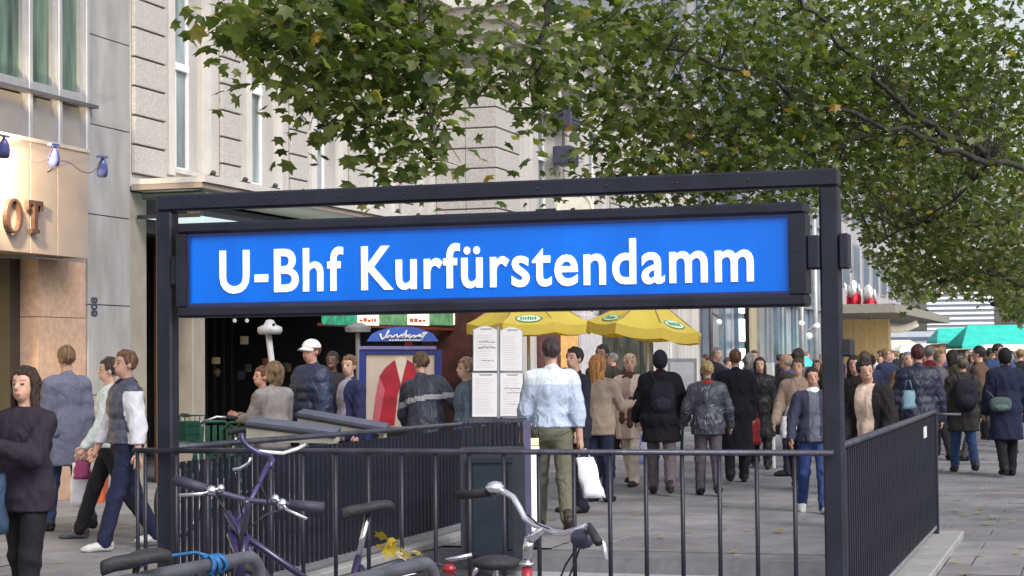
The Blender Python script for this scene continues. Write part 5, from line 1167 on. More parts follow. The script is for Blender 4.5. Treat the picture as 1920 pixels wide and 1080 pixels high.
def nets(fn, X, Y, Zs):
    nx, ny, nz = len(X), len(Y), len(Zs)
    G_ = np.stack(np.meshgrid(X, Y, Zs, indexing='ij'), -1).reshape(-1, 3)
    f = fn(G_).reshape(nx, ny, nz).astype(np.float32)
    f[0] = f[-1] = 1; f[:, 0] = f[:, -1] = 1; f[:, :, 0] = f[:, :, -1] = 1
    s = f < 0
    cnt = np.zeros((nx - 1, ny - 1, nz - 1), int)
    for dx in (0, 1):
        for dy in (0, 1):
            for dz in (0, 1): cnt += s[dx:nx - 1 + dx, dy:ny - 1 + dy, dz:nz - 1 + dz]
    mixed = (cnt > 0) & (cnt < 8); I, J, K = np.nonzero(mixed); idx = -np.ones(mixed.shape, int); idx[I, J, K] = np.arange(len(I))
    acc = np.zeros((len(I), 3)); num = np.zeros(len(I))
    corners = [(a, b, c) for a in (0, 1) for b in (0, 1) for c in (0, 1)]
    for c0 in corners:
        for ax in range(3):
            if c0[ax]: continue
            c1 = list(c0); c1[ax] = 1
            f0 = f[I + c0[0], J + c0[1], K + c0[2]]; f1 = f[I + c1[0], J + c1[1], K + c1[2]]
            m = (f0 < 0) != (f1 < 0); t = np.where(m, f0 / np.where(m, f0 - f1, 1), 0)
            p0 = np.stack([X[I + c0[0]], Y[J + c0[1]], Zs[K + c0[2]]], -1); p1 = np.stack([X[I + c1[0]], Y[J + c1[1]], Zs[K + c1[2]]], -1)
            acc += np.where(m[:, None], p0 + (p1 - p0) * t[:, None], 0); num += m
    V = acc / np.maximum(num, 1)[:, None]; faces = []
    for ax in range(3):
        sl0 = [slice(None)] * 3; sl1 = [slice(None)] * 3; sl0[ax] = slice(0, -1); sl1[ax] = slice(1, None)
        a, b = s[tuple(sl0)], s[tuple(sl1)]; E_ = np.argwhere(a != b)
        o1, o2 = [q for q in range(3) if q != ax]
        ok = (E_[:, o1] > 0) & (E_[:, o2] > 0); E_ = E_[ok]
        def cell(d1, d2):
            q = E_.copy(); q[:, o1] -= d1; q[:, o2] -= d2; return idx[q[:, 0], q[:, 1], q[:, 2]]
        Q = np.stack([cell(1, 1), cell(0, 1), cell(0, 0), cell(1, 0)], -1)
        flip = a[E_[:, 0], E_[:, 1], E_[:, 2]]
        if ax == 1: flip = ~flip
        Q[~flip] = Q[~flip][:, ::-1]; Q = Q[(Q >= 0).all(1)]; faces.append(Q)
    return V, np.concatenate(faces)
def pose_joints(p):
    """canonical 1.75 m figure facing -y; its left side is +x"""
    J = {}
    legs = p.get('legs', ((0, 0), (0, 0)))
    for sd_, (fl, kb) in zip((1, -1), legs):
        h = np.array([.09 * sd_, 0, .92]); a = R(fl); k = h + .43 * np.array([.02 * sd_, -math.sin(a), -math.cos(a)]); a2 = a - R(kb)
        an = k + .41 * np.array([0, -math.sin(a2), -math.cos(a2)]); J['hip', sd_], J['knee', sd_], J['ank', sd_], J['sh_ang', sd_] = h, k, an, a2
    low = min(J['ank', 1][2], J['ank', -1][2]); dz = .08 - low
    for k in list(J):
        if k[0] in ('hip', 'knee', 'ank'): J[k] = J[k] + np.array([0, 0, dz])
    piv = np.array([0, 0, .97 + dz]); ln, sd2 = R(p.get('lean', 0)), R(p.get('side', 0))
    U = rotm('Y', sd2) @ rotm('X', ln)
    def up_(v): return piv + U @ (np.array(v) - np.array([0, 0, .97]))
    J['pelvis'] = piv; J['belly'] = up_((0, -.005, 1.08)); J['chest'] = up_((0, -.01, 1.29)); J['neck0'] = up_((0, .01, 1.44)); J['U'] = U
    hl = U @ rotm('X', R(p.get('nod', 0))); J['neck1'] = J['neck0'] + hl @ np.array([0, -.015, .09]); J['head'] = J['neck1'] + hl @ np.array([0, -.012, .115])
    J['Rh'] = hl @ rotm('Z', R(p.get('head', 0)))
    arms = p.get('arms', ((5, 6, 12), (5, 6, 12)))
    for sd_, q in zip((1, -1), arms):
        fl, ab, el = q[:3]; inn = q[3] if len(q) > 3 else 0
        s = up_((.175 * sd_, 0, 1.40)); a, c = R(fl), R(ab)
        d1 = U @ np.array([math.sin(c) * sd_, -math.sin(a) * math.cos(c), -math.cos(a) * math.cos(c)])
        e = s + .285 * d1; a2 = a + R(el); i_ = R(inn); d2 = U @ np.array([(math.sin(c) * .5 - math.sin(i_)) * sd_, -math.sin(a2) * math.cos(i_), -math.cos(a2) * math.cos(i_)]); d2 /= np.linalg.norm(d2)
        w_ = e + .25 * d2; J['sho', sd_], J['elb', sd_], J['wri', sd_], J['fdir', sd_] = s, e, w_, d2
    return J
def torso(P, J, t, fem, w=1.0):
    U = J['U'].astype(np.float32); sh = .165 if fem else .185
    d = [ell(P, J['chest'].astype(np.float32), (.155 * w + t + (0 if fem else .015), .112 * w + t, .19 + t * .5), U), ell(P, J['belly'].astype(np.float32), (.135 * w + t, .105 * w + t, .17), U),
         ell(P, (J['pelvis'] + np.array([0, .01, -.03])).astype(np.float32), (.165 * w + t, .12 * w + t, .14))]
    c = J['chest'] + J['U'] @ np.array([0, .005, .10])
    ax = J['U'] @ np.array([1., 0, 0]); d.append(seg(P, (c - ax * (sh - .05)).astype(np.float32), (c + ax * (sh - .05)).astype(np.float32), .062 + t, .062 + t))
    return d
def armd(P, J, t, taper=1.0, to=1.0):
    out = []
    for s in (1, -1):
        a, b, c = (J[k, s].astype(np.float32) for k in ('sho', 'elb', 'wri')); out += [seg(P, a, b, .052 + t, .043 + t), seg(P, b, (b + (c - b) * to).astype(np.float32), .043 + t, .030 + t * taper)]
    return out
def legd(P, J, t, flare=0, to=1.0):
    out = []
    for s in (1, -1):
        a, b, c = (J[k, s].astype(np.float32) for k in ('hip', 'knee', 'ank')); out += [seg(P, a, b, .083 + t, .056 + t), seg(P, b, (b + (c - b) * to).astype(np.float32), .056 + t, .040 + t + flare)]
    return out
def headd(P, J):
    q = (P - J['head'].astype(np.float32)) @ J['Rh'].astype(np.float32)
    d = smin(ell(q, A3(0, .012, .022), (.074, .094, .096)), ell(q, A3(0, -.018, -.045), (.056, .068, .074)), .02)
    d = smin(d, seg(q, A3(0, -.082, .008), A3(0, -.096, -.020), .008, .0125), .014)
    for s in (1, -1):
        d = -smin(-d, ell(q, A3(.031 * s, -.100, .008), (.019, .018, .013)), .008)
        d = np.minimum(d, ell(q, A3(.074 * s, .012, -.012), (.011, .020, .031)))
    d = smin(d, ell(q, A3(0, -.080, -.062), (.022, .010, .010)), .010)
    return d, q
FACE_MATS = {}
def skin(c): return mat('skin_%d' % int(c[0] * 1000 + c[2] * 100), (c[0] * .92, c[1] * .9, c[2] * .9), .5, 0, .16, 26, .25, 60, spec=.4)
lipm = mat('lips', (.36, .15, .13), .5); eyem = mat('eyes_and_brows', (.03, .02, .018), .5)
def hair_mat(c): return mat('hair_%d_%d' % (int(c[0] * 1000), int(c[2] * 1000)), c, .5, 0, .75, 55, 1, 90, .4, stretch=(1, 1, .16))
def mk(name, VF, mats, mi, par, s, smooth=True):
    V, Fc = VF; me = bpy.data.meshes.new(name); me.from_pydata((V * s).tolist(), [], Fc.tolist())
    for m in mats: me.materials.append(m)
    if mi is not None: me.polygons.foreach_set('material_index', mi)
    if smooth: me.polygons.foreach_set('use_smooth', [True] * len(me.polygons))
    me.update(); o = bpy.data.objects.new(name, me); COL.objects.link(o); o.parent = par; return o
def hand_geo(J, s, curl):
    """five tapered fingers rooted in the palm"""
    b = MB(); w_ = Vector(J['wri', s]); d = Vector(J['fdir', s]); side = Vector((0, -1, 0)); side = (side - d * side.dot(d)); side = side.normalized() if side.length > .1 else Vector((1, 0, 0)); inn = d.cross(side) * (1 if s > 0 else -1)
    if inn.x * s > 0: inn = -inn
    for k, ln in enumerate((.068, .078, .072, .058)):
        r0 = w_ + d * .078 + side * (.028 - k * .019); p1 = r0 + d * ln * .5 + inn * ln * curl * .3; p2 = p1 + d * ln * .3 * (1 - curl) + inn * ln * .45 * curl; p3 = p2 + d * ln * .2 * (1 - 1.4 * curl) + inn * ln * .3 * curl
        b.tube([r0 - d * .03, r0, p1, p2, p3], [.0095, .0095, .009, .008, .006], 6)
    r0 = w_ + d * .03 + side * .03; b.tube([r0 - d * .01, r0 + d * .02 + side * .02, r0 + d * .045 + side * .022 + inn * .015, r0 + d * .06 + inn * .025 + side * .015], [.012, .011, .010, .007], 6)
    return np.array(b.v), b.f
TRI = [0]
def person(px, d, H, yaw, label, group=None, jacket=None, trousers=((.03, .035, .06), ''), shoes=(.02, .02, .02), hair=('short', (.06, .035, .02)), skin_c=(.50, .30, .22), pose=None, fem=False, res=.019, scarf=None, hat=None, extras=(), at_xy=None, wide=1.0, name='person', curl=.35, legwear='trousers', fine=.0095):
    """jacket: dict(c, kind, hem (z), t, open=(half width, colour), collar, sleeves, band, quilt)"""
    pose = pose or {}; J = pose_joints(pose); s = H / 1.755
    loc = G(px, d) if at_xy is None else at_xy
    t = thing(name, loc, label, 'person', group); t.rotation_euler.z = YAW - R(yaw)
    jk = dict(c=(.03, .03, .04), kind='', hem=.82, t=.03, open=None, quilt=0, sleeve=None, band=None); jk.update(jacket or {})
    zmax = max(J['head'][2] + .16, 1.5); xs = [J[k, q][0] for k in ('elb', 'wri', 'ank') for q in (1, -1)]; ys = [J[k, q][1] for k in ('elb', 'wri', 'ank', 'knee') for q in (1, -1)] + [J['head'][1]]
    X0, X1, Y0_, Y1_ = min(xs + [-.25]) - .16, max(xs + [.25]) + .16, min(ys + [-.18]) - .2, max(ys + [.18]) + .16
    hx = J['head'][0]; hy = J['head'][1]; hz = J['head'][2]
    # body: one continuous mesh
    def fb(P):
        f = union(torso(P, J, 0, fem) + legd(P, J, 0), .04)
        f = smin(f, union(armd(P, J, 0), .02), .02)
        f = smin(f, seg(P, J['neck0'].astype(np.float32) - A3(0, 0, .05), J['neck1'].astype(np.float32) + A3(0, 0, .03), .058 if not fem else .05, .052 if not fem else .045), .02)
        hd, q = headd(P, J); f = smin(f, hd, .015)
        for sd_ in (1, -1):
            w_, dr = J['wri', sd_], J['fdir', sd_]; f = smin(f, seg(P, (w_ + dr * .02).astype(np.float32), (w_ + dr * .07).astype(np.float32), .026, .033), .012)
            an = J['ank', sd_]; f = smin(f, seg(P, an.astype(np.float32), (an + (np.array([0, -.11, -.04]) if an[2] < .12 else np.array([0, -.07, -.085]))).astype(np.float32), .034, .026), .02)
        return f
    cx = (hx - .1, hx + .1, fine * 1.15); cy = (hy - .13, hy + .12, fine * 1.15); cz = (hz - .15, hz + .14, fine)
    VF = nets(fb, axis(X0, X1, res * 1.5, cx), axis(Y0_, Y1_, res * 1.5, cy), axis(-.02, zmax, res * 1.5, cz))
    V, Fc = VF; hv = []; hf = []
    for sd_ in (1, -1):
        a, f_ = hand_geo(J, sd_, curl); b0 = len(V) + sum(len(x) for x in hv); hf += [[i + b0 for i in q] for q in f_]; hv.append(a)
    C_ = V[Fc].mean(1); q = (C_ - J['head']) @ J['Rh']; mi = np.zeros(len(Fc), int)
    mi[(np.abs(q[:, 0]) < .020) & (q[:, 1] < -.06) & (np.abs(q[:, 2] + .062) < .0085)] = 1
    mi[(np.abs(np.abs(q[:, 0]) - .031) < .0085) & (q[:, 1] < -.05) & (np.abs(q[:, 2] - .006) < .0062)] = 2
    mi[(np.abs(np.abs(q[:, 0]) - .033) < .017) & (q[:, 1] < -.05) & (np.abs(q[:, 2] - .030) < .0035)] = 3
    V2 = np.concatenate([V] + hv); me = bpy.data.meshes.new('body'); me.from_pydata((V2 * s).tolist(), [], Fc.tolist() + hf)
    for m in (skin(skin_c), lipm, eyem, mat('brow_%d' % int(skin_c[0] * 100), tuple(q * .35 for q in skin_c), .7)): me.materials.append(m)
    me.polygons.foreach_set('material_index', np.concatenate([mi, np.zeros(len(hf), int)])); me.polygons.foreach_set('use_smooth', [True] * len(me.polygons)); me.update()
    o = bpy.data.objects.new('body', me); COL.objects.link(o); o.parent = t
    # trousers
    tt = .016
    def ftr(P):
        f = union([ell(P, (J['pelvis'] + np.array([0, .01, -.03])).astype(np.float32), (.168 + tt, .125 + tt, .15))] + legd(P, J, tt, .012), .04)
        f = f + .012 * (np.abs(np.sin(P[:, 2] * 24 + P[:, 0] * 14 + 1.5 * np.sin(P[:, 1] * 16))) - .5) * (.25 + .75 * (np.exp(-((P[:, 2] - .48) / .10) ** 2) + np.exp(-((P[:, 2] - .14) / .09) ** 2) + np.exp(-((P[:, 2] - .86) / .08) ** 2)))
        return np.maximum(f, P[:, 2] - (J['pelvis'][2] + .08))
    VFt = nets(ftr, axis(X0, X1, res), axis(Y0_, Y1_, res), axis(.02, J['pelvis'][2] + .12, res))
    tc, tk = trousers; mk('trousers', VFt, [cloth(tc, kind=tk)], None, t, s)
    # jacket
    hem = jk['hem']; tj = jk['t']; U = J['U']
    nz_ = J['neck0'][2] + .035
    def fj(P):
        ds = torso(P, J, tj, fem, wide); 
        if hem < .9:
            bot = np.array([0, .0, hem - .05]); ds.append(seg(P, (J['pelvis'] + np.array([0, 0, .05])).astype(np.float32), bot.astype(np.float32), .15 + tj, .165 + tj * 1.2 + (.02 if hem < .7 else 0), .80))
        f = union(ds, .05)
        if jk['sleeve'] != 'vest':
            fa = union(armd(P, J, tj * .8, .8, 1.0), .02); f_t = f; f = smin(f, fa, .025)
        n0 = J['neck0'].astype(np.float32); 
        if jk.get('collar', 1): f = smin(f, seg(P, n0 - A3(0, 0, .03), n0 + A3(0, .0, .04), .072 + tj * .3, .060 + tj * .3), .02)
        if jk.get('hood'): f = smin(f, ell(P, n0 + A3(*(U @ np.array([0, .085, -.01]))), (.12, .07, .09)), .03)
        ph = P[:, 2] * (2 * math.pi / .095) if jk['quilt'] else None
        if jk['quilt']: f = f - (.011 * np.abs(np.sin(ph * .5)) - .004) * (1 if not jk['sleeve'] else np.clip((fa - f_t) * 30, 0, 1))
        f = f + .011 * (np.abs(np.sin(P[:, 2] * 21 + P[:, 0] * 17 * np.sign(P[:, 0]) + 1.6 * np.sin(P[:, 1] * 19 + P[:, 0] * 11))) - .5) * (.35 + .65 * np.clip(np.abs(P[:, 0]) * 6 - .4 + np.exp(-((P[:, 2] - 1.0) / .12) ** 2), 0, 1)) + .004 * np.sin(P[:, 0] * 44 - P[:, 2] * 13)
        f = np.maximum(f, hem - P[:, 2])
        hd = np.sqrt((((P - J['neck1'].astype(np.float32)) / A3(1, 1, .9)) ** 2).sum(1)) - .052
        return f
    VFj = nets(fj, axis(X0 - .03, X1 + .03, res), axis(Y0_ - .03, Y1_ + .03, res), axis(hem - .06, J['neck0'][2] + .16, res))
    V, Fc = VFj; C_ = V[Fc].mean(1); Lc = (C_ - J['pelvis']) @ U + np.array([0, 0, .97]); mi = np.zeros(len(Fc), int); mats_ = [cloth(jk['c'], kind=jk['kind'])]
    torso_only = np.ones(len(Fc), bool)
    for sd_ in (1, -1):
        for a, b_ in (('sho', 'elb'), ('elb', 'wri')):
            p0, p1 = J[a, sd_], J[b_, sd_]; ba = p1 - p0; h = np.clip(((C_ - p0) @ ba) / (ba @ ba), 0, 1); torso_only &= ~((np.linalg.norm(C_ - p0 - h[:, None] * ba, axis=1) < .10) & (np.abs(Lc[:, 0]) > (.175 if jk['sleeve'] else .12)) & ((C_ - J['sho', sd_]) @ (J['wri', sd_] - J['sho', sd_]) > (.0 if jk['sleeve'] else -9)))
    if jk['open']:
        hw, oc_ = jk['open'][:2]; mats_.append(cloth(oc_)); top = 1.47
        wid = hw * np.where(Lc[:, 2] > 1.25, 1.0, jk['open'][2] if len(jk['open']) > 2 else 1.0)
        mi[(np.abs(Lc[:, 0]) < wid) & (Lc[:, 1] < -.03) & torso_only & (Lc[:, 2] > (jk['open'][3] if len(jk['open']) > 3 else 0))] = len(mats_) - 1
    if jk['band']:
        z0, z1, bc = jk['band']; mats_.append(cloth(bc)); mi[(Lc[:, 2] > z0) & (Lc[:, 2] < z1)] = len(mats_) - 1
    if jk['sleeve'] and jk['sleeve'] != 'vest':
        mats_.append(cloth(jk['sleeve'])); mi[~torso_only] = len(mats_) - 1
    if jk.get('yoke'):
        mats_.append(cloth(jk['yoke'], kind=jk['kind'])); mi[(Lc[:, 2] > 1.36)] = len(mats_) - 1
    mk(jk.get('name', 'jacket'), VFj, mats_, mi, t, s)
    # shoes
    for sd_ in (1, -1):
        b = MB()
        an = J['ank', sd_]; an_ = Vector(an); ft = -.5 * J['sh_ang', sd_] if an[2] > .10 else 0
        toe = an_ + Vector((.01 * sd_, -.17 * math.cos(ft), -.045 - .17 * math.sin(ft) * (-1 if J['sh_ang', sd_] > 0 else 1) * .0)); heel = an_ + Vector((0, .06, -.04))
        if an[2] > .12: toe = an_ + Vector((.01 * sd_, -.12, -.12)); heel = an_ + Vector((0, .06, .0))
        m_ = heel.lerp(toe, .5)
        b.tube([heel + Vector((0, .02, .01)), heel + Vector((0, 0, 0)), m_ + Vector((0, 0, .008)), toe + Vector((0, .03, -.002)), toe + Vector((0, -.03, -.008))], [.022, .042, .046, .042, .02], 10, squash=.92)
        b.tube([heel - Z * .0, an_ + Z * .06], [.043, .047], 10)
        b.v = [tuple(Vector(v) * s) for v in b.v]; o = b.build('shoe', cloth(shoes, .5), None, True); o.parent = t
    # hair
    st_, hc = hair
    if st_ != 'none':
        hp = J['head'].astype(np.float32); Rh = J['Rh'].astype(np.float32)
        def fh_(P):
            q = (P - hp) @ Rh
            f = ell(q, A3(0, .020, .032), (.086, .103, .100))
            if st_ == 'bald': f = ell(q, A3(0, .030, .0), (.083, .098, .075)); f = np.maximum(f, q[:, 2] - .035)
            if st_ in ('long', 'bob'):
                L = -.20 if st_ == 'long' else -.10
                f = smin(f, seg(q, A3(0, .055, .0), A3(0, .055, L), .085, .070), .04)
                for sd_ in (1, -1): f = smin(f, seg(q, A3(.064 * sd_, .012, .02), A3(.075 * sd_, .02, L * .9), .028, .03), .03)
            if st_ == 'bun': f = smin(f, ell(q, A3(0, .12, .03), (.045, .045, .045)), .02)
            f = f + .006 * np.sin(q[:, 0] * 75 + 9 * q[:, 2]) * np.sin(q[:, 1] * 62 + q[:, 2] * 40) + .004 * np.sin(q[:, 0] * 160 + q[:, 1] * 40)
            face = np.maximum(np.abs(q[:, 0]) - .062 + np.maximum(0, q[:, 2] - .03) * .35, np.maximum(q[:, 1] + .020 + q[:, 2] * .25, q[:, 2] - .062))
            f = np.maximum(f, -face)
            if hat: f = np.maximum(f, q[:, 2] - .035)
            if st_ in ('short', 'bald', 'bun'): 
                nape = np.maximum(-(q[:, 2] + .055 - .0), -1); f = np.maximum(f, nape); low = np.maximum(np.maximum(q[:, 2] + .015, .012 - q[:, 1]), -1) if False else None
                sidecut = np.maximum(q[:, 2] + .012, q[:, 1] - .028); f = np.maximum(f, -sidecut)
            return f
        r_ = res * .7; lo = hz - (.30 if st_ == 'long' else .2)
        VFh = nets(fh_, axis(hx - .15, hx + .15, r_), axis(hy - .19, hy + .20, r_), axis(lo, hz + .17, r_)); mk('hair', VFh, [hair_mat(hc)], None, t, s)
    if hat:
        kind, c = hat; b = MB(); Hh = Matrix(J['Rh'].tolist()); hp = Vector(J['head'])
        def T(x, y, z): return (hp + Hh @ Vector((x, y, z))) * s
        if kind == 'cap':
            vs = []; n = 18
            for i in range(6):
                a = i / 5 * math.pi / 2
                for k in range(n): q = 2 * math.pi * k / n; vs.append(T(.090 * math.cos(a * .98) * math.cos(q), .015 + .108 * math.cos(a * .98) * math.sin(q), .035 + .088 * math.sin(a)))
            fs = [(i * n + k, i * n + (k + 1) % n, i * n + n + (k + 1) % n, i * n + n + k) for i in range(5) for k in range(n)] + [tuple(range(5 * n, 6 * n))]
            b.add(vs, fs); vs = []
            for th in (0, -.008):
                for i in range(3):
                    for k in range(7): q = math.pi + math.pi * k / 6; e_ = i / 2; vs.append(T(.082 * math.cos(q) * (1 - .05 * e_), -.045 + .05 * math.sin(q) - .075 * e_ * abs(math.sin(q)), .040 + th - .018 * e_ - .012 * abs(math.cos(q))))
            fs = [(i * 7 + k, i * 7 + k + 1, i * 7 + 8 + k, i * 7 + 7 + k) for i in range(2) for k in range(6)]; fs += [tuple(x + 21 for x in reversed(f)) for f in fs]; b.add(vs, fs); b.add([T(0, .015, .125), T(.008, .015, .122), T(0, .023, .122)], [(0, 1, 2)])
            o = b.build('cap', cloth(c, .7), None, True)
        else:
            b.ball(Vector((0, 0, 0)), 1, 16); b.v = [T(v[0] * .094, .022 + v[1] * .112, .022 + v[2] * (.115 if kind == 'beanie' else .125) - (0 if kind == 'beanie' else .01)) for v in b.v]
            o = b.build('hood' if kind == 'hood' else 'beanie', cloth(c), None, True)
        o.parent = t
    if scarf:
        c, tail = scarf; n0 = J['neck0']; 
        def fs_(P):
            f = ell(P, (n0 + np.array([0, -.01, .045])).astype(np.float32), (.092, .098, .048))
            if tail:
                for sx_, L in ((.045, tail), (-.05, tail * .9)): f = smin(f, seg(P, (n0 + U @ np.array([sx_, -.10, .0])).astype(np.float32), (n0 + U @ np.array([sx_ * 1.2, -.165, -L])).astype(np.float32), .038, .046, .6), .03)
            return f + .004 * np.sin(P[:, 2] * 90)
        VFs = nets(fs_, axis(n0[0] - .16, n0[0] + .16, res), axis(n0[1] - .26, n0[1] + .14, res), axis(n0[2] - (tail or 0) - .1, n0[2] + .13, res)); mk('scarf', VFs, [cloth(c)], None, t, s)
    return t, J, s
def hand_world(t, J, s, side): 
    return t.location + Matrix.Rotation(t.rotation_euler.z, 3, 'Z') @ (Vector(J['wri', side]) * s + Vector(J['fdir', side]) * .10 * s)
def bag(top, w_, h, dep, m_, label, cat='bag', yaw=0, handle=.12, slant=0, name='carrier_bag'):
    t = thing(name, top - Z * (h + handle), label, cat); a = YAW - R(yaw); r_ = Vector((math.cos(a), math.sin(a), 0)); f_ = Vector((-r_.y, r_.x, 0)); b = MB()
    vs = []; lv = 6; n = 12
    for i in range(lv):
        tt = i / (lv - 1); z = -handle - h * tt
        for k in range(n):
            q = 2 * math.pi * k / n; cx_, cy_ = math.cos(q), math.sin(q); e_ = .5; X_ = math.copysign(abs(cx_) ** e_, cx_); Y_ = math.copysign(abs(cy_) ** e_, cy_)
            vs.append(top + r_ * (X_ * w_ * (.42 + .1 * tt) + slant * tt + .01 * math.sin(9 * tt + k)) + f_ * Y_ * dep * (.25 + .35 * tt) + Z * (z + .012 * math.sin(k * 2.2 + i)))
    fs = [(i * n + (k + 1) % n, i * n + k, i * n + n + k, i * n + n + (k + 1) % n) for i in range(lv - 1) for k in range(n)] + [tuple(range(n)), tuple(reversed(range((lv - 1) * n, lv * n)))]
    b.add(vs, fs); b.build('bag_body', m_, t, True)
    b = MB()
    for q in (-1, 1): b.tube([top - r_ * w_ * .28 + f_ * .01 * q - Z * handle, top - r_ * .02 + f_ * .01 * q, top + r_ * .02 + f_ * .01 * q, top + r_ * w_ * .28 + f_ * .01 * q - Z * handle], .006, 5)
    b.build('handle', m_, t, True); return t
plast = mat('white_plastic_bag', (.74, .73, .82), .4, 0, .1, 10, .5, 14)
denim_m = cloth((.025, .05, .10), kind='denim_'); BLK = (.012, .011, .014); NAVY = (.022, .03, .07)
walk = lambda a=22, b=0: ((a, 4), (-a + 4, 18 + b)); walk2 = lambda a=22, b=0: ((-a + 4, 18 + b), (a, 4))

# 1 woman at the far left
t1_, J1, s1 = person(47, 11.3, 1.585, 30, 'woman in black jacket with long dark hair at the left edge, hands together', jacket=dict(c=(.024, .018, .030), hem=.80, t=.038, kind='', quilt=0, collar=0), trousers=((.012, .011, .014), ''), hair=('long', (.030, .017, .012)), skin_c=(.56, .34, .25), fem=True, res=.016, fine=.0075,
    pose=dict(legs=((8, 5), (-6, 6)), arms=((34, 10, 78, 30), (30, 8, 80, 30)), head=14), wide=1.08)
p_ = W(-22, 935, 11.0); t = bag(p_ + Z * .32, .22, .34, .12, denim_m, 'blue denim shoulder bag at the left edge beside the woman in black', 'bag', 0, .18, name='denim_bag')
# 2 grey blue coat man, back
t2_, J2, s2 = person(124, 18.0, 1.79, 138, 'man in grey blue coat seen from behind walking past the lit shop', jacket=dict(c=(.13, .135, .20), hem=.62, t=.035), trousers=((.035, .05, .13), ''), hair=('short', (.17, .10, .055)), pose=dict(legs=walk(14), arms=((8, 5, 10), (-4, 6, 8)), head=-10), wide=.80)
hw = W(152, 848, 17.5); bag(hw, .20, .40, .12, plast, 'white carrier bag in the right hand of the man in the grey blue coat', handle=.10)
# 3 vest man and companion
person(236, 16.2, 1.74, 62, 'man in slate quilted vest with white sleeves striding left beside the portal post', jacket=dict(c=(.07, .075, .125), hem=.92, t=.045, quilt=1, kind='nylon_', sleeve=(.66, .66, .74)), trousers=((.012, .016, .048), 'denim_'), shoes=(.5, .5, .5), hair=('short', (.16, .085, .05)), skin_c=(.58, .34, .26),
    pose=dict(legs=((17, 2), (-13, 16)), arms=((-6, 14, 8), (14, 14, 14)), head=10), scarf=((.012, .012, .025), 0), res=.017)
t3b, J3b, s3b = person(206, 17.2, 1.70, 80, 'person in pale windcheater mostly hidden behind the man in the quilted vest', jacket=dict(c=(.58, .64, .66), hem=.86, t=.03), trousers=((.015, .015, .02), ''), shoes=(.10, .10, .12), hair=('short', (.05, .035, .03)), skin_c=(.62, .38, .30), pose=dict(legs=walk2(22), arms=((16, 12, 20), (10, 8, 20))))
bag(hand_world(t3b, J3b, s3b, -1) + rh * -.05 - Z * .0, .16, .16, .08, mat('magenta_bag', (.30, .03, .14), .5), 'small magenta bag by the pale windcheater', handle=.04)
# 4-6 group by the dark shop
person(512, 19.0, 1.60, 140, 'woman with tousled brown hair in grey jacket seen from behind at the dark shop', jacket=dict(c=(.27, .245, .25), hem=.80, t=.03), trousers=((.06, .055, .07), ''), hair=('bob', (.17, .11, .06)), fem=True, pose=dict(arms=((25, 10, 60, 10), (20, 10, 60, 10)), head=20))
person(491, 19.6, 1.55, 60, 'person in rose brown top half hidden left of the woman in the grey jacket', jacket=dict(c=(.20, .13, .13), hem=.85, t=.02), hair=('short', (.10, .05, .03)), skin_c=(.55, .30, .22), fem=True, pose=dict(arms=((30, 8, 70), (10, 8, 20))))
person(584, 19.5, 1.83, 55, 'tall man in navy puffer jacket and white baseball cap looking left', jacket=dict(c=(.019, .031, .075), hem=.86, t=.055, quilt=1, kind='nylon_'), trousers=((.04, .05, .10), 'denim_'), hair=('short', (.12, .07, .04)), skin_c=(.60, .33, .26), hat=('cap', (.76, .76, .74)), pose=dict(arms=((4, 17, 10), (4, 17, 10)), head=18), res=.017, wide=1.28)
person(655, 20.0, 1.66, 50, 'short haired woman in navy jacket over lilac top beside the poster stand', jacket=dict(c=(.03, .035, .10), hem=.80, t=.03, open=(.07, (.34, .32, .42), 1.2)), hair=('short', (.17, .09, .05)), skin_c=(.62, .40, .31), fem=True, pose=dict(head=24, arms=((4, 8, 10), (4, 8, 12))))
person(622, 23.5, 1.72, 10, 'dim figure standing inside the dark shop behind the white cap', jacket=dict(c=(.02, .02, .022)), hair=('short', (.02, .015, .01)), skin_c=(.10, .06, .05), res=.024)  # dimness of the shop is put into the very dark skin tone
# 7, 8
person(797, 19.2, 1.70, 205, 'man in dark jacket with light grey band across the back turning his head right', jacket=dict(c=(.035, .042, .07), hem=.84, t=.045, kind='nylon_', band=(1.21, 1.265, (.40, .40, .44)), collar=1), trousers=((.04, .05, .08), 'denim_'), hair=('short', (.12, .07, .05)), skin_c=(.60, .35, .28),
    pose=dict(lean=10, side=11, legs=((16, 10), (4, 4)), arms=((20, 26, 30, 5), (20, 30, 40, 10)), head=60, nod=-4), res=.017, wide=1.08)
person(874, 18.9, 1.62, 75, 'fair person in blue grey denim jacket half hidden behind the white menu sheets', jacket=dict(c=(.10, .14, .20), hem=.85, t=.03, kind='denim_'), hair=('short', (.35, .22, .14)), skin_c=(.60, .38, .30), pose=dict(arms=((4, 6, 10), (4, 6, 10))))
# 9 denim jacket man
t9, J9, s9 = person(1032, 17.4, 1.835, 176, 'man in pale washed denim jacket and olive trousers walking away behind the railing', jacket=dict(c=(.40, .47, .62), hem=.93, t=.038, kind='denim_', yoke=(.56, .62, .68)), trousers=((.12, .12, .09), ''), shoes=(.05, .04, .035), hair=('short', (.045, .028, .035)), skin_c=(.52, .30, .23),
    pose=dict(legs=((20, 3), (-14, 26)), arms=((6, 11, 22), (-14, 9, 12)), head=4), res=.016, wide=.97)
tag([c for c in t9.children if c.name.startswith('jacket')][0], 'pale denim jacket with lighter shoulders')
bag(hand_world(t9, J9, s9, -1) + Vector((.03, 0, 0)), .20, .36, .12, mat('white_blue_bag', (.78, .78, .88), .4, 0, .1, 10, .5, 14), 'white carrier bag with violet print held by the man in the pale denim jacket', handle=.08, slant=.09)
b = MB(); 
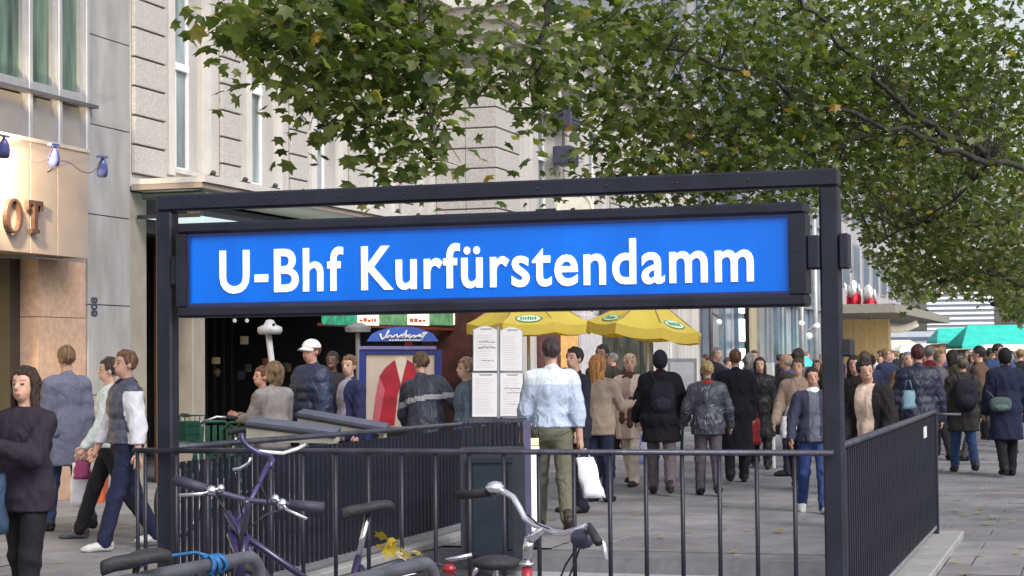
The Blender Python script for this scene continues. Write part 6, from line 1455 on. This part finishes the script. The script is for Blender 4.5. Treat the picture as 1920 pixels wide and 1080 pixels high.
# dark belt
# 10-12
person(1077, 19.6, 1.715, 60, 'dark haired man in black suit and white shirt facing left behind the denim jacket', jacket=dict(c=(.016, .018, .032), hem=.78, t=.025, open=(.035, (.60, .60, .70), .2)), trousers=((.016, .018, .03), ''), hair=('short', (.02, .015, .015)), skin_c=(.58, .36, .28), pose=dict(head=15))
person(1121, 21.0, 1.64, 205, 'woman with long ginger hair in tan jacket standing under the umbrella', jacket=dict(c=(.34, .27, .22), hem=.80, t=.03), trousers=((.02, .025, .06), ''), hair=('long', (.42, .20, .07)), fem=True, pose=dict(arms=((20, 10, 60), (25, 12, 70)), head=-30))
person(1128, 25.0, 1.78, 30, 'dark haired man half hidden behind the ginger haired woman', jacket=dict(c=(.05, .05, .04)), hair=('short', (.015, .012, .012)), skin_c=(.3, .18, .13), res=.024)
# 13 elderly woman
t13, J13, s13 = person(1180, 23.6, 1.665, 28, 'older woman with short blonde hair, cream coat and long brown scarf', jacket=dict(c=(.58, .47, .42), hem=.62, t=.035, open=(.06, (.40, .30, .26), 1.1)), trousers=((.60, .54, .47), ''), shoes=(.02, .02, .02), hair=('short', (.55, .42, .28)), skin_c=(.60, .36, .30), fem=True, pose=dict(legs=walk(12), head=25, arms=((6, 8, 12), (2, 8, 8))), scarf=((.085, .035, .035), .62))
bag(hand_world(t13, J13, s13, -1), .20, .22, .10, cloth((.03, .012, .012)), 'dark brown handbag hanging from the hand of the older woman in cream', 'handbag', handle=.1, name='handbag')
# 14 hooded
t14, J14, s14 = person(1236, 22.0, 1.70, 184, 'person in wide black jacket and dark hood seen from behind with a sling bag', jacket=dict(c=(.012, .012, .018), hem=.64, t=.055, hood=1), trousers=((.12, .10, .12), ''), shoes=(.03, .025, .025), hair=('none', (0, 0, 0)), hat=('hood', (.025, .022, .035)), pose=dict(legs=walk(14), arms=((10, 18, 30), (10, 20, 30))), wide=1.28)
def sling(t, J, s, c, size=(.15, .06, .19), off=(-.02, .17, 1.2), label='black sling bag on the back of the hooded person', name='sling_bag', strap=1):
    o_ = J['pelvis'] + J['U'] @ (np.array(off) - np.array([0, 0, .97])); Rz = Matrix.Rotation(t.rotation_euler.z, 3, 'Z')
    tb = thing(name, t.location + Rz @ (Vector(o_) * s), label, 'bag'); tb.rotation_euler.z = t.rotation_euler.z; b = MB(); b.ball((0, 0, 0), 1, 14)
    b.v = [(math.copysign(abs(v[0]) ** .7, v[0]) * size[0], math.copysign(abs(v[1]) ** .8, v[1]) * size[1], math.copysign(abs(v[2]) ** .7, v[2]) * size[2]) for v in b.v]; b.build('bag_body', cloth(c), tb, True, local=True)
    b = MB(); b.ball((0, 0, 0), 1, 12); b.v = [(v[0] * size[0] * .7, size[1] * .7 + v[1] * size[1] * .5, -size[2] * .35 + v[2] * size[2] * .45) for v in b.v]; b.build('pocket', cloth(tuple(min(1, q * 1.5) for q in c)), tb, True, local=True)
    if strap:
        b = MB()
        for sx_ in ((.10,) if strap == 1 else (.10, -.10)): b.tube([(sx_ * .8, .0, size[2] * .8), (sx_ * 1.2, -.03, size[2] * 1.35), (sx_ * 1.5, -.10, size[2] * 1.5 + .02)], .012, 5)
        b.build('strap', cloth(c), tb, True, local=True)
sling(t14, J14, s14, (.02, .02, .035))
bag(G(1213, 23.2) + Z * .78, .26, .36, .14, mat('blue_white_bag', (.12, .14, .50), .4, 0, .9, 6, lo_col=(.6, .6, .7)), 'blue and white shopping bag low between the older woman and the hooded person')
# 15-17
t15, J15, s15 = person(1324, 21.8, 1.555, 178, 'blonde woman in shiny dark leather jacket and red scarf seen from behind', jacket=dict(c=(.055, .06, .085), hem=.80, t=.05, kind='leather_'), trousers=((.085, .075, .095), ''), shoes=(.012, .012, .014), hair=('bun', (.48, .34, .16)), skin_c=(.6, .38, .3), fem=True, pose=dict(legs=walk(8), arms=((8, 22, 22), (8, 20, 22))), scarf=((.38, .03, .03), 0), wide=1.08, res=.017)
person(1377, 24.0, 1.705, 184, 'red haired man in long black overcoat seen from behind', jacket=dict(c=(.010, .011, .018), hem=.42, t=.045), trousers=((.012, .012, .016), ''), hair=('short', (.13, .055, .035)), pose=dict(legs=walk2(12)), wide=1.08)
t17, J17, s17 = person(1423, 27.0, 1.60, 10, 'dark haired woman in black coat facing the camera beside the long overcoat', jacket=dict(c=(.012, .012, .014), hem=.5, t=.04), trousers=((.012, .012, .014), ''), hair=('long', (.03, .018, .015)), skin_c=(.6, .38, .3), fem=True, pose=dict(legs=walk(10)))
bag(G(1412, 25.6) + Z * .88, .14, .34, .1, mat('red_bag', (.50, .03, .04), .5), 'red carrier bag at the side of the long black overcoat')
# 18-22
person(1473, 25.2, 1.64, 100, 'grey haired bald man with purple scarf in profile', jacket=dict(c=(.05, .045, .04), hem=.6, t=.04), hair=('bald', (.35, .30, .30)), skin_c=(.5, .27, .22), scarf=((.12, .10, .28), .3), pose=dict(head=10))
person(1494, 22.6, 1.60, 20, 'person in beige coat walking behind the girl in jeans', jacket=dict(c=(.33, .25, .20), hem=.7, t=.04), trousers=((.03, .02, .02), ''), hair=('short', (.10, .06, .04)), skin_c=(.55, .35, .28), pose=dict(legs=walk(16), arms=((4, 14, 10), (16, 14, 20))))
bag(G(1478, 22.0) + Z * 1.02, .24, .24, .12, mat('pale_shiny_bag', (.6, .6, .64), .3, 0, .2, 8, .5, 12), 'pale shiny bag beside the beige coat')
person(1520, 19.2, 1.49, 0, 'girl in open navy jacket with white collar and blue jeans walking towards the camera', jacket=dict(c=(.03, .034, .065), hem=.86, t=.035, open=(.055, (.10, .11, .15), 1.2), kind='denim_'), trousers=((.028, .055, .18), 'denim_'), shoes=(.72, .72, .74), hair=('bun', (.018, .012, .012)), skin_c=(.48, .26, .19), fem=True, res=.017, fine=.0085,
    pose=dict(legs=((10, 4), (-12, 16)), arms=((6, 12, 12), (10, 16, 18))), scarf=((.74, .74, .80), 0))
person(1632, 17.2, 1.585, 38, 'young man with black hair in cream sweater under an open black jacket', jacket=dict(c=(.014, .012, .014), hem=.80, t=.045, open=(.095, (.56, .43, .35), 1.0)), trousers=((.02, .02, .03), ''), hair=('short', (.012, .009, .010)), skin_c=(.52, .30, .22), pose=dict(lean=8, head=42, nod=8, arms=((16, 16, 30, 10), (14, 14, 34, 10))), wide=1.08, res=.016, fine=.0085)
person(1600, 21.5, 1.60, 20, 'woman in black coat almost hidden between the portal post and the young man', jacket=dict(c=(.012, .01, .012), hem=.6), hair=('long', (.02, .012, .01)), fem=True, skin_c=(.45, .25, .2), res=.022)
t23, J23, s23 = person(1719, 22.0, 1.72, 182, 'person with dark red brown hair in navy quilted jacket seen from behind', jacket=dict(c=(.014, .016, .042), hem=.72, t=.055, quilt=1, kind='nylon_'), trousers=((.02, .02, .04), ''), hair=('short', (.07, .018, .018)), pose=dict(arms=((6, 14, 14), (4, 14, 10))), wide=1.1)
bag(G(1700, 21.4) + Z * 1.32, .16, .20, .1, mat('pale_teal_bag', (.12, .22, .30), .5), 'pale blue bag at the left side of the navy quilted jacket', handle=.12)
t24, J24, s24 = person(1802, 25.6, 1.585, 180, 'person in dark olive parka with backpack and blue jeans walking away', jacket=dict(c=(.035, .032, .032), hem=.62, t=.055), trousers=((.035, .07, .18), 'denim_'), shoes=(.05, .04, .04), hair=('short', (.10, .08, .06)), pose=dict(legs=walk(15), arms=((4, 14, 10), (6, 14, 10))), wide=1.12)
sling(t24, J24, s24, (.02, .018, .032), (.16, .09, .22), (0, .20, 1.2), 'dark backpack on the olive parka', 'backpack', 2)
t25, J25, s25 = person(1882, 24.7, 1.685, 178, 'person in long navy coat with dark hood walking away at the right edge', jacket=dict(c=(.015, .019, .046), hem=.50, t=.05), trousers=((.012, .012, .016), ''), shoes=(.015, .014, .016), hair=('short', (.012, .011, .012)), hat=('hood', (.014, .014, .018)), pose=dict(legs=walk2(10), arms=((6, 12, 14), (10, 14, 24))), wide=1.06)
sling(t25, J25, s25, (.07, .10, .10), (.15, .06, .10), (.13, .19, 1.0), 'grey green shoulder bag on the long navy coat', 'shoulder_bag', 1)

# crowd: six figures built once, then copied with their parts
protos = []
cr = [((.03, .03, .035), 'short', 178, 0, walk(16)), ((.05, .05, .08), 'short', 0, 0, walk2(16)), ((.10, .08, .07), 'bob', 180, 1, walk(12)), ((.05, .05, .05), 'long', 5, 1, walk(12)), ((.04, .05, .09), 'short', 90, 0, walk(20)), ((.3, .28, .26), 'short', -60, 0, walk2(18))]
cj = [('black', (.014, .014, .016)), ('navy', (.025, .03, .07)), ('brown', (.10, .06, .04)), ('grey', (.11, .105, .12)), ('dark red', (.14, .012, .018)), ('beige', (.36, .28, .21)), ('white', (.58, .58, .6)), ('olive', (.045, .045, .028)), ('blue', (.04, .07, .18)), ('rose', (.4, .18, .18))]
chh = [('dark', (.02, .014, .012)), ('brown', (.07, .04, .024)), ('blond', (.20, .13, .065)), ('grey', (.17, .165, .165))]
ct = [(.02, .02, .025), (.03, .04, .09), (.08, .07, .07)]
spots = []
rc_ = random.Random(5)
for k in range(170):
    d = rc_.choice((28, 31, 34, 38, 42, 47, 53, 60, 68)) + rc_.uniform(-1.5, 1.5)
    if k >= 104: d += 14
    if k < 66 or 104 <= k < 150: px = rc_.uniform(1640, 1920)
    elif k < 88 or k >= 150: px = rc_.uniform(1290, 1640)
    else: px = rc_.uniform(1130, 1300); d += 6
    p = G(px, d)
    if p.x < XR + .8: continue
    if any((p - q).length < .62 for q, _ in spots): continue
    spots.append((p, px))
first = {}; used_labels = set()
for k, (p, px) in enumerate(spots):
    pi_ = k % 6; c, hs_, yw, fem, lg = cr[pi_]; jn, jc = cj[rc_.choice((0, 0, 0, 0, 1, 1, 1, 2, 3, 4, 5, 6, 7, 3, 0, 0, 1))]; hn, hc = rc_.choice(chh); side = 'right of the portal' if px > 1590 else ('below the sign' if px > 1300 else 'by the umbrellas')
    far = 'far off' if p.length > 45 else 'nearer'
    for _ in range(200):
        lab = '%s %s haired walker in %s coat, %s' % (far, hn, jn, side)
        if lab not in used_labels: break
        jn, jc = cj[rc_.randrange(10)] if _ > 12 else cj[rc_.choice((0, 1, 2, 3, 7, 4, 8))]; hn, hc = rc_.choice(chh)
    used_labels.add(lab); grp = 'walkers in the crowd down the street'
    if pi_ not in first:
        t, _, _ = person(px, 1, 1.70 if not fem else 1.62, yw, lab, grp, jacket=dict(c=c, hem=.74, t=.04), hair=(hs_, (.05, .03, .02)), fem=bool(fem), pose=dict(legs=lg, head=(0, 25, -30, 12, 0, -15)[pi_], lean=(2, 0, 5, 0, 3, 4)[pi_], arms=(((14, 12, 20), (-12, 10, 8)), ((30, 14, 70, 10), (6, 10, 14)), ((6, 10, 30), (18, 12, 30)), ((24, 12, 60, 20), (26, 12, 62, 20)), ((-16, 8, 10), (20, 8, 24)), ((18, 10, 90, 0), (-10, 12, 10)))[pi_]), res=.03, fine=.018, at_xy=p, skin_c=(.56, .34, .27)); first[pi_] = t
    else:
        src = first[pi_]; t = src.copy(); COL.objects.link(t); t.location = p; t['label'] = lab; t['group'] = grp
        for ch in src.children: c2 = ch.copy(); COL.objects.link(c2); c2.parent = t
        t.rotation_euler.z = src.rotation_euler.z + R(rc_.uniform(-35, 35)); sc_ = rc_.uniform(.94, 1.07); t.scale = (sc_ * rc_.uniform(.88, 1.12), sc_, sc_)
    tcx = rc_.choice(ct)
    for ch in t.children:
        nm = ch.name.split('.')[0]; m_ = {'jacket': cloth(jc), 'hair': hair_mat(hc), 'trousers': cloth(tcx)}.get(nm)
        if m_: ch.material_slots[0].link = 'OBJECT'; ch.material_slots[0].material = m_
